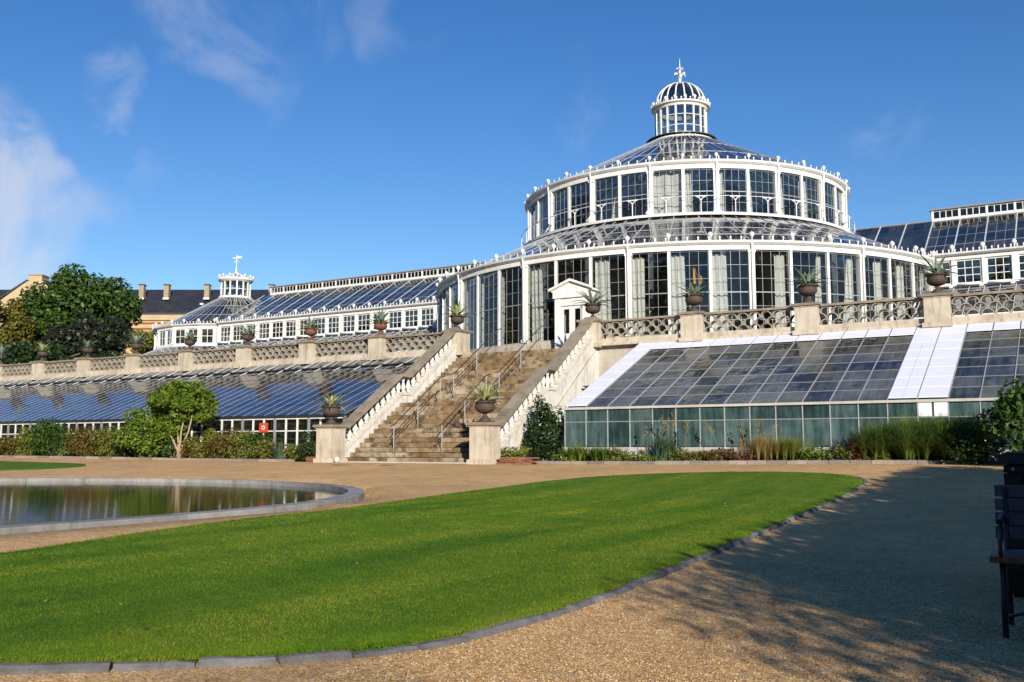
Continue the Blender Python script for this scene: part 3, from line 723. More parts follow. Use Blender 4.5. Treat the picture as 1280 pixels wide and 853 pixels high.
def handrail(x, ya, yb, label):
    h = thing('handrail', label, 'handrail', (x, (ya+yb)/2, zline((ya+yb)/2)-.1), 'metal handrails on the staircase')
    zf = lambda y: zline(y)-RISE*.7
    ym = (ya+yb)/2
    for y in (ya, ym, yb):
        mb = MB(); mb.tube([(x, y, zf(y)-.12), (x, y, zf(y)+.9)], .016, 8); build('post', mb, 'bar_grey', h, True)
        mb = MB(); mb.tube([(x, y, zf(y)+.40), (x-.09, y-.02, zf(y)+.44)], .012, 6); build('bracket', mb, 'dark_steel', h, True)
    for off, r in ((.92, .019), (.45, .016)):
        for dx in ((0,) if off > .6 else (-.09,)):
            mb = MB(); mb.tube([(x+dx, ya-.22, zf(ya)+off-.05), (x+dx, ya, zf(ya)+off), (x+dx, yb, zf(yb)+off), (x+dx, yb+.28, zf(yb)+off+.06)], r, 8); build('rail', mb, 'rust_steel', h, True)
handrail(-19.72, Y0+.4, YL0-.15, 'thin metal handrail on the lower flight, farther from the white-panelled greenhouse')
handrail(-17.78, Y0+.4, YL0-.15, 'thin metal handrail on the lower flight, nearer the white-panelled greenhouse')
handrail(-19.72, YL1+.15, 31.9, 'thin metal handrail on the upper flight, farther from the white porch')
handrail(-17.78, YL1+.15, 31.9, 'thin metal handrail on the upper flight, rising straight at the white porch')

# ------------------------------------------------------------------ glass buildings
def pane_mesh(w, h, mat, th=0.006):
    mb = MB(); mb.box(-w/2, w/2, -th/2, th/2, -h/2, h/2); return loc_mesh('pane', mb, mat)
def frame_mesh(w, h, cols, rows, transom=None, bar=.026, edge=.055, dep=.05, mat='white_paint', tbar=.06):
    """window frame standing on local z=0, centred on x; returns mesh and the cell rectangles"""
    mb = MB(); d = dep/2
    mb.box(-w/2, -w/2+edge, -d, d, 0, h); mb.box(w/2-edge, w/2, -d, d, 0, h)
    mb.box(-w/2+edge, w/2-edge, -d, d, 0, edge); mb.box(-w/2+edge, w/2-edge, -d, d, h-edge, h)
    xs = [-w/2+edge+(w-2*edge)*i/cols for i in range(cols+1)]; zs = [edge+(h-2*edge)*i/rows for i in range(rows+1)]
    for i, x in enumerate(xs[1:-1]): mb.box(x-bar/2, x+bar/2, -d*.8, d*.8, edge, h-edge)
    for j, z in enumerate(zs[1:-1]):
        b = tbar if transom == j+1 else bar; dd = d*1.1 if transom == j+1 else d*.7
        mb.box(-w/2+edge, w/2-edge, -dd, dd, z-b/2, z+b/2)
    cells = [((xs[i]+xs[i+1])/2, (zs[j]+zs[j+1])/2, xs[1]-xs[0], zs[1]-zs[0]) for i in range(cols) for j in range(rows)]
    return loc_mesh('window', mb, mat), cells
def polar(c, R, phi, z): return (c[0]+R*math.sin(phi), c[1]-R*math.cos(phi), z)
def ring_part(name, c, prof, n, mat, parent, a0=0.0, a1=2*math.pi, smooth=False):
    mb = MB(); mb.lathe(prof, n, (c[0], c[1], 0), a0, a1, True); return build(name, mb, mat, parent, smooth)
def crest_ring(c, R, z, parent, n_spike, a0=0.0, a1=2*math.pi, hs=.15, w=.05):
    mb = MB()
    for k in range(n_spike):
        t = a0+(a1-a0)*(k+.5)/n_spike; p = polar(c, R, t, z); tx, ty = math.cos(t), math.sin(t)
        mb.add([(p[0]-tx*w*.5,p[1]-ty*w*.5,z),(p[0]+tx*w*.5,p[1]+ty*w*.5,z),(p[0]+tx*w*.35,p[1]+ty*w*.35,z+hs*.5),(p[0]+tx*w*.75,p[1]+ty*w*.75,z+hs*.7),(p[0],p[1],z+hs),(p[0]-tx*w*.75,p[1]-ty*w*.75,z+hs*.7),(p[0]-tx*w*.35,p[1]-ty*w*.35,z+hs*.5)]
               +[(q[0]+math.sin(t)*.02, q[1]-math.cos(t)*.02, q[2]) for q in [(p[0]-tx*w*.5,p[1]-ty*w*.5,z),(p[0]+tx*w*.5,p[1]+ty*w*.5,z),(p[0]+tx*w*.35,p[1]+ty*w*.35,z+hs*.5),(p[0]+tx*w*.75,p[1]+ty*w*.75,z+hs*.7),(p[0],p[1],z+hs),(p[0]-tx*w*.75,p[1]-ty*w*.75,z+hs*.7),(p[0]-tx*w*.35,p[1]-ty*w*.35,z+hs*.5)]],
               [tuple(range(6,-1,-1)), tuple(range(7,14))]+[(i, (i+1)%7, 7+(i+1)%7, 7+i) for i in range(7)])
    return build('cresting', mb, 'white_paint', parent, kind='stuff')
def knob_mesh(h=.34, r=.11):
    mb = MB(); mb.lathe([(.035,0),(.04,h*.35),(r*.9,h*.5),(r,h*.68),(r*.75,h*.85),(.03,h*.95),(0,h*1.05)], 8); return loc_mesh('crest_knob', mb, 'white_paint', True)
KNOB = knob_mesh(); KNOB_S = knob_mesh(.26, .07)

RC = (-18.14, 48.31)
rot = thing('palm_house_rotunda', 'great two-tiered round glass palm house with white frames and a domed lantern', 'greenhouse', (RC[0], RC[1], ZT))
SG = R_(7.2)
phisL = [R_(-97.2)+SG*k for k in range(28)]          # front posts of the lower drum
RL, ZB, ZW = 12.98, 4.95, 8.36
# plinth
ring_part('stone_plinth', RC, [(RL-.3,ZT-.3),(RL+.16,ZT-.3),(RL+.16,ZB-.14),(RL+.10,ZB-.12),(RL+.10,ZB),(RL-.3,ZB)], 100, 'limestone', rot)
# posts: thick every third
def post_mesh(w, d, h, mat='white_paint'):
    mb = MB(); mb.box(-w/2, w/2, -d/2, d/2, 0, h)
    if w > .15:
        mb.box(-w/2-.03, w/2+.03, -d/2-.03, d/2, 0, .14); mb.box(-w/2-.03, w/2+.03, -d/2-.03, d/2, h-.12, h)
    return loc_mesh('post', mb, mat)
PT, PN = post_mesh(.25, .24, ZW-ZB), post_mesh(.11, .15, ZW-ZB)
for k, ph in enumerate(phisL):
    thick = k % 3 == 0
    put('pilaster' if thick else 'mullion_post', PT if thick else PN, rot, polar(RC, RL, ph, ZB), (0, 0, ph))
chord = 2*RL*math.sin(SG/2)
FW, cells = frame_mesh(chord-.10, ZW-ZB-.02, 4, 6, 3, .015, .035, .03, 'muntin', .04)
PM = pane_mesh(cells[0][2], cells[0][3], 'window_glass')
rest = MB()
for k in range(27):
    ph = (phisL[k]+phisL[k+1])/2; r = RL*math.cos(SG/2); deg = math.degrees(ph)
    if -5 < deg < 5 : pass
    w = put('window', FW, rot, polar(RC, r, ph, ZB+.01), (0, 0, ph))
    big = -26 < deg < 62
    for (cx, cz, cw, ch) in cells:
        p = polar(RC, r, ph, ZB+.01+cz); p = (p[0]+cx*math.cos(ph), p[1]+cx*math.sin(ph), p[2])
        if big:
            o = link('pane', PM, w, (cx, 0, cz))
        else:
            tx, ty, nx, ny = math.cos(ph)*cw/2, math.sin(ph)*cw/2, math.sin(ph)*.003, -math.cos(ph)*.003
            v = [(p[0]+sx*tx+sn*nx, p[1]+sx*ty+sn*ny, p[2]+sz*ch/2) for sn in (-1, 1) for sx, sz in ((-1,-1),(1,-1),(1,1),(-1,1))]
            rest.add(v, [(3,2,1,0),(4,5,6,7),(0,1,5,4),(1,2,6,5),(2,3,7,6),(3,0,4,7)])
build('glazing', rest, 'window_glass', rot, kind='stuff')
# rear wall, hidden half
a0, a1 = phisL[-1], phisL[0]+2*math.pi
ring_part('rear_glazing', RC, [(RL-.01,ZB),(RL+.01,ZB),(RL+.01,ZW),(RL-.01,ZW)], 24, 'rear_glass_darkened', rot, a0, a1)
mb = MB()
for k in range(25):
    t = a0+(a1-a0)*k/24; mb.bar(polar(RC, RL, t, ZB), polar(RC, RL, t, ZW), .16, .16)
build('rear_posts', mb, 'white_paint', rot, kind='stuff')
# cornice + gutter
ring_part('frieze', RC, [(RL-.16,ZW),(RL+.10,ZW),(RL+.10,ZW+.20),(RL-.16,ZW+.20)], 100, 'white_paint', rot)
ring_part('gutter', RC, [(RL-.10,ZW+.201),(RL+.14,ZW+.201),(RL+.24,ZW+.28),(RL+.26,ZW+.36),(RL+.20,ZW+.37),(RL-.10,ZW+.37)], 100, 'white_paint', rot)
ZG = ZW+.37
crest_ring(RC, RL+.21, ZG, rot, 108, R_(-100), R_(100), .17, .055)
for ph in phisL: put('crest_knob', KNOB, rot, polar(RC, RL+.21, ph, ZG))
for k in range(0, 28, 3):   # downpipes in front of the thick pilasters
    ph = phisL[k]; mb = MB(); mb.tube([polar(RC, RL+.22, ph, ZW+.26), polar(RC, RL+.19, ph, ZW+.02), polar(RC, RL+.17, ph, ZW-.15), polar(RC, RL+.17, ph, ZB+.05)], .04, 6); build('downpipe', mb, 'white_paint', rot, True)
# lower roof
RU, ZRU = 8.55, 10.86
def cone_roof(c, R0, z0, R1, z1, angs, rows, parent, glassm, rafter=.06, purl=.03, top=True):
    rafter *= .75; purl *= .65
    for i, t in enumerate(angs):
        mb = MB(); mb.bar(polar(c, R0, t, z0), polar(c, R1, t, z1), rafter, .045); build('rafter', mb, 'bar_grey', parent)
    for i in range(len(angs)-1):
        t0, t1 = angs[i], angs[i+1]
        for j in range(rows):
            k0, k1 = j/rows, (j+1)/rows
            def P(t, k, dz=0): return polar(c, R0+(R1-R0)*k, t, z0+(z1-z0)*k+dz)
            mb = MB(); g0 = .02*(t1-t0)
            v = [P(t0+g0,k0+.004),P(t1-g0,k0+.004),P(t1-g0,k1-.004),P(t0+g0,k1-.004)]; v += [(a, b, cc+.008) for a, b, cc in v]
            mb.add(v, [(3,2,1,0),(4,5,6,7),(0,1,5,4),(1,2,6,5),(2,3,7,6),(3,0,4,7)])
            build('roof_pane', mb, glassm, parent)
        mb = MB()
        for j in range(1, rows): 
            k = j/rows; mb.bar(P(t0,k,.004), P(t1,k,.004), purl, .03)
        mid = (t0+t1)/2
        mb.bar(P(mid, 0, .006), P(mid, 1, .006), .018, .03)
        build('glazing_bars', mb, 'bar_grey', parent, kind='stuff')
angsF = phisL; 
cone_roof(RC, RL+.05, ZG-.02, RU, ZRU, angsF, 4, rot, 'roof_glass')
def back_roof(c, R0, z0, R1, z1, a0, a1, n, parent, glassm):
    mb = MB(); mb.lathe([(R0, z0), (R1, z1)], n, (c[0], c[1], 0), a0, a1); build('rear_roof_glass', mb, 'rear_glass_darkened', parent)
    mb = MB()
    for k in range(n+1):
        t = a0+(a1-a0)*k/n; mb.bar(polar(c, R0, t, z0), polar(c, R1, t, z1), .06, .07)
    build('rear_rafters', mb, 'bar_grey', parent, kind='stuff')
back_roof(RC, RL+.05, ZG-.02, RU, ZRU, a0, a1, 22, rot, 'roof_glass')
# inner trusses under the lower roof (seen through the glass)
for k in range(0, 28, 3):
    ph = phisL[k]; mb = MB(); mb.bar(polar(RC, RL-.2, ph, ZW-.1), polar(RC, RU, ph, ZRU-.35), .07, .10); mb.bar(polar(RC, RU, ph, ZT), polar(RC, RU, ph, ZRU), .16, .16); build('inner_column', mb, 'white_paint', rot)
# upper drum
RW, ZUB, ZUW = 8.30, 11.00, 13.10
ring_part('gallery_ring', RC, [(RW-.25,ZRU),(RU+.18,ZRU),(RU+.2,ZRU+.12),(RW+.05,ZRU+.16),(RW+.05,ZUB),(RW-.25,ZUB)], 90, 'white_paint', rot)
SU = R_(10.2); phisU = [R_(.5)-SU*9+SU*k for k in range(19)]
PTU, PNU = post_mesh(.26, .22, ZUW-ZUB), post_mesh(.13, .14, ZUW-ZUB)
for k, ph in enumerate(phisU):
    thick = k % 2 == 0
    put('pilaster' if thick else 'mullion_post', PTU if thick else PNU, rot, polar(RC, RW, ph, ZUB), (0, 0, ph))
chU = 2*RW*math.sin(SU/2)
FU, cellsU = frame_mesh(chU-.10, ZUW-ZUB-.02, 4, 4, 2, .015, .035, .03, 'muntin', .04)
mbp = MB()
for (cx, cz, cw, ch) in cellsU: mbp.box(cx-cw/2, cx+cw/2, -.003, .003, cz-ch/2, cz+ch/2)
GU = loc_mesh('window_panes', mbp, 'window_glass')
for k in range(18):
    ph = (phisU[k]+phisU[k+1])/2; r = RW*math.cos(SU/2)
    w = put('upper_window', FU, rot, polar(RC, r, ph, ZUB+.01), (0, 0, ph))
    g = link('window_panes', GU, w, (0, 0, 0)); g['kind'] = 'stuff'
a0u, a1u = phisU[-1], phisU[0]+2*math.pi
ring_part('rear_glazing', RC, [(RW-.01,ZUB),(RW+.01,ZUB),(RW+.01,ZUW),(RW-.01,ZUW)], 18, 'rear_glass_darkened', rot, a0u, a1u)
mb = MB()
for k in range(19):
    t = a0u+(a1u-a0u)*k/18; mb.bar(polar(RC, RW, t, ZUB), polar(RC, RW, t, ZUW), .15, .15)
build('rear_posts', mb, 'white_paint', rot, kind='stuff')
ring_part('frieze', RC, [(RW-.14,ZUW),(RW+.09,ZUW),(RW+.09,ZUW+.22),(RW-.14,ZUW+.22)], 90, 'white_paint', rot)
ring_part('gutter', RC, [(RW-.10,ZUW+.221),(RW+.14,ZUW+.221),(RW+.23,ZUW+.30),(RW+.25,ZUW+.38),(RW+.18,ZUW+.39),(RW-.10,ZUW+.39)], 90, 'white_paint', rot)
ZGU = ZUW+.39
crest_ring(RC, RW+.19, ZGU, rot, 130, 0, 2*math.pi, .16, .05)
for k in range(36): put('crest_knob', KNOB, rot, polar(RC, RW+.19, R_(.5)+SU*(k-18) if k < 36 else 0, ZGU), None, (.9,.9,.9))
for k in range(0, 19, 2):
    ph = phisU[k]; mb = MB(); mb.tube([polar(RC, RW+.21, ph, ZUW+.28), polar(RC, RW+.17, ph, ZUW), polar(RC, RW+.15, ph, ZUB+.35), polar(RC, RW+.28, ph-R_(1.2), ZUB+.08)], .04, 6); build('downpipe', mb, 'white_paint', rot, True)
# upper roof
RLB, ZLB = 1.75, 16.86
angsU = [R_(.5)-SU*9+SU*k for k in range(19)]
cone_roof(RC, RW+.03, ZGU-.02, RLB, ZLB, angsU, 3, rot, 'roof_glass', .06, .03)
back_roof(RC, RW+.03, ZGU-.02, RLB, ZLB, angsU[-1], angsU[0]+2*math.pi, 17, rot, 'roof_glass')
# inner ring of white columns under the lantern, seen through the roof glass
ring_part('inner_gallery', RC, [(2.4,15.2),(2.6,15.2),(2.6,15.3),(2.4,15.3)], 40, 'white_paint', rot)
for k in range(20):
    t = 2*math.pi*k/20; mb = MB(); mb.bar(polar(RC, 2.5, t, 15.3), polar(RC, 2.3, t, 16.45), .07, .07); build('inner_gallery_post', mb, 'white_paint', rot)
# dark walkway ring and lantern
mb = MB(); NW = 28
for k in range(NW):
    t0, t1 = 2*math.pi*(k+.06)/NW, 2*math.pi*(k+.94)/NW
    v = [polar(RC,1.42,t0,17.12),polar(RC,1.42,t1,17.12),polar(RC,1.92,t1,17.01),polar(RC,1.92,t0,17.01)]; v += [(a,b,c-.05) for a,b,c in v]
    m2 = MB(); m2.add(v, [(0,1,2,3),(7,6,5,4),(0,4,5,1),(1,5,6,2),(2,6,7,3),(3,7,4,0)]); build('walkway_plate', m2, 'gutter_black', rot)
ring_part('lantern_base', RC, [(1.2,16.73),(1.80,16.73),(1.80,16.90),(1.45,17.02),(1.45,17.18),(1.2,17.18)], 48, 'white_paint', rot)
lr, lz0, lz1 = 1.36, 17.18, 18.66; NL = 18
for k in range(NL):
    t = 2*math.pi*(k+.5)/NL
    mb = MB(); mb.bar(polar(RC, lr, t, lz0), polar(RC, lr, t, lz1), .09, .09, (math.sin(t), -math.cos(t), 0)); build('lantern_post', mb, 'white_paint', rot)
    t1 = 2*math.pi*(k+1)/NL; hw = lr*math.sin(math.pi/NL)-.03
    m2 = MB(); m2.box(-hw, hw, -.004, .004, 0, lz1-lz0); me = loc_mesh('lantern_pane', m2, 'window_glass'); put('lantern_pane', me, rot, polar(RC, lr*.985, t1, lz0), (0, 0, t1))
    m2 = MB(); m2.box(-hw, hw, -.015, .015, .40, .43); m2.box(-hw, hw, -.015, .015, .98, 1.01); me = loc_mesh('lantern_bar', m2, 'white_paint'); put('lantern_bar', me, rot, polar(RC, lr*.99, t1, lz0), (0, 0, t1))
ring_part('lantern_cornice', RC, [(1.2,lz1),(1.42,lz1),(1.46,lz1+.1),(1.58,lz1+.16),(1.60,lz1+.24),(1.2,lz1+.24)], 48, 'white_paint', rot, smooth=False)
crest_ring(RC, 1.54, lz1+.24, rot, 40, 0, 2*math.pi, .17, .06)
for k in range(NL): put('crest_knob', KNOB_S, rot, polar(RC, 1.54, 2*math.pi*(k+.5)/NL, lz1+.24), None, (1.3,1.3,1.1))
dz, dr, dh = lz1+.24, 1.38, 1.42
def dome(t): a = math.pi/2*t; return dr*math.cos(a)**0.95 if t < 1 else 0.0, dz+dh*math.sin(a)
for k in range(NL):
    t = 2*math.pi*(k+.5)/NL; mb = MB(); mb.tube([polar(RC, dome(j/10)[0]+.01, t, dome(j/10)[1]) for j in range(10)], [.042]*6+[.036,.03,.026,.022], 5); build('dome_rib', mb, 'white_paint', rot, True)
    t1 = t+2*math.pi/NL; mb = MB()
    for j in range(9):
        (ra, za), (rb, zb) = dome(j/10), dome((j+1)/10)
        mb.add([polar(RC,ra,t,za),polar(RC,ra,t1,za),polar(RC,rb,t1,zb),polar(RC,rb,t,zb)], [(0,1,2,3)])
    build('dome_pane', mb, 'dome_glass' if 'dome_glass' in M else 'roof_glass', rot)
# finial
mb = MB(); zt = dz+dh-.06
mb.lathe([(.20,0),(.17,.05),(.10,.13),(.06,.24),(.09,.32),(.06,.40),(.05,.72),(.085,.76),(.045,.82),(.035,.98),(.055,1.0),(.028,1.05),(.010,1.48),(0,1.52)], 10, (RC[0], RC[1], zt)); build('finial', mb, 'white_paint', rot, True)
for k in range(6):
    t = math.pi/3*k+.3
    mb = MB(); mb.tube([polar(RC, r, t, zt+z) for r, z in ((.05,.36),(.10,.52),(.18,.63),(.27,.64),(.32,.57),(.30,.50))], [.05,.055,.05,.042,.034,.025], 5); build('finial_leaf', mb, 'white_paint', rot, True)
    mb = MB(); mb.tube([polar(RC, r, t, zt+z) for r, z in ((.03,.80),(.07,.90),(.14,.95),(.19,.91),(.18,.86))], [.03,.034,.03,.024,.018], 5); build('finial_leaf', mb, 'white_paint', rot, True)
# gallery railing with forked posts
for k in range(36):
    ph = R_(.5)+SU*(k-18)+SU/2; mb = MB(); rr = 8.72
    mb.tube([polar(RC, rr, ph, ZRU+.1), polar(RC, rr, ph, ZRU+.72)], .024, 6)
    for s in (-1, 1): mb.tube([polar(RC, rr, ph, ZRU+.66), polar(RC, rr, ph+s*.010, ZRU+.78), polar(RC, rr, ph+s*.026, ZRU+.84)], .022, 5)
    mb.tube([polar(RC, rr, ph-.028, ZRU+.845), polar(RC, rr, ph+.028, ZRU+.845)], .022, 5)
    build('gallery_post', mb, 'white_paint', rot)
mb = MB(); mb.lathe([(8.715,ZRU+.86),(8.735,ZRU+.86),(8.735,ZRU+.88),(8.715,ZRU+.88)], 72, (RC[0], RC[1], 0), 0, 2*math.pi, True); build('gallery_rail', mb, 'white_paint', rot)
# porch with pediment and glazed door
pX0, pX1, pY, pz = -18.72, -17.18, 34.75, ZT
mb = MB()
for a, b in ((pX0, pX0+.26), (pX1-.26, pX1)): mb.box(a, b, pY, pY+.9, pz, 6.62)
mb.box(pX0+.26, pX1-.26, pY+.02, pY+.9, 6.30, 6.62); mb.box(pX0+.26, pX1-.26, pY+.06, pY+.14, pz, 4.95)
build('porch_frame', mb, 'white_paint', rot)
mb = MB(); mb.box(pX0-.06, pX1+.06, pY-.06, pY+.9, 6.621, 6.90); build('porch_entablature', mb, 'white_paint', rot)
mb = MB(); xm = (pX0+pX1)/2
mb.prism([(pX0-.16,6.901),(pX1+.16,6.901),(pX1+.16,6.98),(xm,7.36),(pX0-.16,6.98)], 'y', pY-.02, pY+.9); build('porch_pediment', mb, 'white_paint', rot)
mb = MB()
for s in (-1, 1): mb.bar((xm, pY-.08, 7.375), (xm+s*1.22, pY-.08, 6.985), .14, .07, (0,-1,0)) if False else mb.prism([(xm, 7.30),(xm, 7.41),(xm+s*1.0, 7.02),(xm+s*1.0, 6.92)], 'y', pY-.14, pY-.021)
build('pediment_moulding', mb, 'white_paint', rot)
dmid = (pX0+pX1)/2
for a, b in ((pX0+.262, dmid-.005), (dmid+.005, pX1-.262)):
    mb = MB(); mb.box(a, a+.12, pY+.08, pY+.13, 4.951, 6.299); mb.box(b-.12, b, pY+.08, pY+.13, 4.951, 6.299); mb.box(a+.12, b-.12, pY+.08, pY+.13, 4.951, 5.15); mb.box(a+.12, b-.12, pY+.08, pY+.13, 6.16, 6.299)
    dr_ = build('door', mb, 'white_paint', rot)
    mb = MB(); mb.box(a+.12, b-.12, pY+.10, pY+.108, 5.15, 6.16); build('pane', mb, 'window_glass', dr_)
# interior floor
mb = MB(); mb.lathe([(0.01,ZT+.01),(RL-.2,ZT+.01)], 48, (RC[0], RC[1], 0)); build('interior_floor', mb, 'inner_floor', rot)

# curtains behind the windows
def curtain(c, R, ph0, ph1, z0, z1, n=20, sweep=0.0, label=None, group=None, mat='cloth'):
    mb = MB(); rows = 7
    for j in range(rows+1):
        k = j/rows; z = z0+(z1-z0)*k
        for i in range(n+1):
            u = i/n; a = ph0+(ph1-ph0)*(u*(1-sweep*k) if sweep >= 0 else 1-(1-u)*(1+sweep*k))
            r = R+.05*math.sin(u*n*1.15+j*.3)
            mb.v.append(polar(c, r, a, z))
    for j in range(rows):
        for i in range(n): mb.f.append((j*(n+1)+i, j*(n+1)+i+1, (j+1)*(n+1)+i+1, (j+1)*(n+1)+i))
    tag(build('white_curtain' if mat == 'cloth' else 'yellow_banner', mb, mat, None, True), label, 'curtain' if mat == 'cloth' else 'banner', group)
ORDC = ('first','second','third','fourth','fifth','sixth','seventh','eighth','ninth','tenth','eleventh','twelfth','thirteenth','fourteenth')
lab1 = ''
for k in range(2, 26):
    pc = (phisL[k]+phisL[k+1])/2; deg = math.degrees(pc); wv_ = rnd.uniform(.26, .46)
    if -5 < deg < 2: continue
    if deg < -11: s = 1; 
    elif deg < 33: s = 0
    else: s = 1
    if deg < -30 and k % 3 == 0: continue
    p0, p1 = phisL[k]+SG*.05, phisL[k+1]-SG*.05
    lab1 = f'white cloth shade inside the {ORDC[abs(k-13)-1 if k != 13 else 0]} lower palm-house window {"right" if k > 13 else "left"} of the porch'
    if s == 0: curtain(RC, RL-.32, p0, p0+SG*wv_, ZB+.05, ZW-.1, 14, rnd.choice((0, .12, .3)), lab1, 'shades inside the lower windows')
    else: curtain(RC, RL-.32, p1-SG*wv_, p1, ZB+.05, ZW-.1, 14, -rnd.choice((0, .12, .45)), lab1, 'shades inside the lower windows')
lab2 = 'white cloth shade hanging inside an upper-drum window of the round palm house'
for k, (f0, f1, swp) in {5: (.05,.28,0), 8: (.55,.97,-.8), 9: (.8,.98,0), 10: (.04,.96,0), 11: (.03,.28,.1), 12: (.03,.30,.1), 13: (.03,.24,.3), 14: (.03,.40,.1), 15: (.05,.5,.1), 16: (.05,.5,.1), 3: (.5,.95,0)}.items():
    lab2 = f'white cloth shade inside the {ORDC[k-9 if k >= 9 else 8-k]} upper-drum window {"right" if k >= 9 else "left"} of the line above the porch'
    curtain(RC, RW-.3, phisU[k]+SU*f0, phisU[k]+SU*f1, ZUB+.03, ZUW-.05, 12, swp, lab2, 'shades inside the upper windows')
curtain(RC, RL-1.2, R_(22.4), R_(25.2), 7.2, 7.9, 8, .9, 'small yellow cloth hanging behind the lower glass of the palm house', None, 'yellow_cloth')

# plants inside
for i in range(24):
    a = R_(-95+190*(i+.5)/24+rnd.uniform(-3, 3)); r = rnd.uniform(10.2, 11.6) if i % 2 else rnd.uniform(8, 10); h = rnd.uniform(2.0, 3.9)
    p = polar(RC, r, a, ZT)
    t = thing('indoor_plant', 'leafy green plant growing inside the round palm house', 'plant', p, 'plants inside the palm house')
    mb = MB(); mb.tube([p, (p[0]+rnd.uniform(-.2,.2), p[1]+rnd.uniform(-.2,.2), ZT+h*.6)], [.07,.04], 6); build('stem', mb, 'bark', t, True)
    leafy('foliage', (p[0], p[1], ZT+h*.62), (rnd.uniform(.8,1.3), rnd.uniform(.8,1.3), h*.45), 520, .16, rnd.choice(('leaf_green','leaf_dark','leaf_green','leaf_indoor_shaded')), t, 12, .36)
for i in range(9):
    a = R_(-80+160*i/8+rnd.uniform(-5,5)); r = rnd.uniform(3.5, 6.4); h = rnd.uniform(7.0, 8.6); p = polar(RC, r, a, ZT)
    t = thing('palm_tree', 'tall green palm standing inside the upper drum of the palm house', 'palm', p, 'palms inside the palm house')
    mb = MB(); mb.tube([p, (p[0]+.1, p[1], ZT+h*.5), (p[0], p[1], ZT+h-.3)], [.16,.12,.10], 8); build('trunk', mb, 'bark', t, True)
    V, F = blades([(p[0], p[1], ZT+h-.4)], 1.5, 2.0, .16, 240, 5, 1.6); np_obj('fronds', V, F, 'leaf_indoor_shaded', t)
    leafy('understorey', (p[0], p[1], ZT+h*.55), (1.3,1.3,2.2), 700, .2, 'leaf_indoor_shaded', t, 10, .4)

for i in range(15):
    a = R_(95+170*(i+.5)/15); p = polar(RC, 10.2, a, ZT)
    t = leafy('indoor_plant', (p[0], p[1], ZT+2.6), (2.0, 2.0, 2.9), 1100, .34, 'leaf_indoor_shaded', None, 14, .45); tag(t, 'dense dark planting at the back inside the round palm house', 'plant', 'back planting inside the palm house')
for i in range(12):
    a = R_(95+170*(i+.5)/12); p = polar(RC, 5.6, a, ZT)
    t = leafy('indoor_plant', (p[0], p[1], 10.6), (1.8, 1.8, 2.7), 1100, .34, 'leaf_indoor_shaded', None, 16, .42); tag(t, 'tall dark foliage rising behind the upper-drum windows inside the palm house', 'plant', 'tall planting inside the palm house')
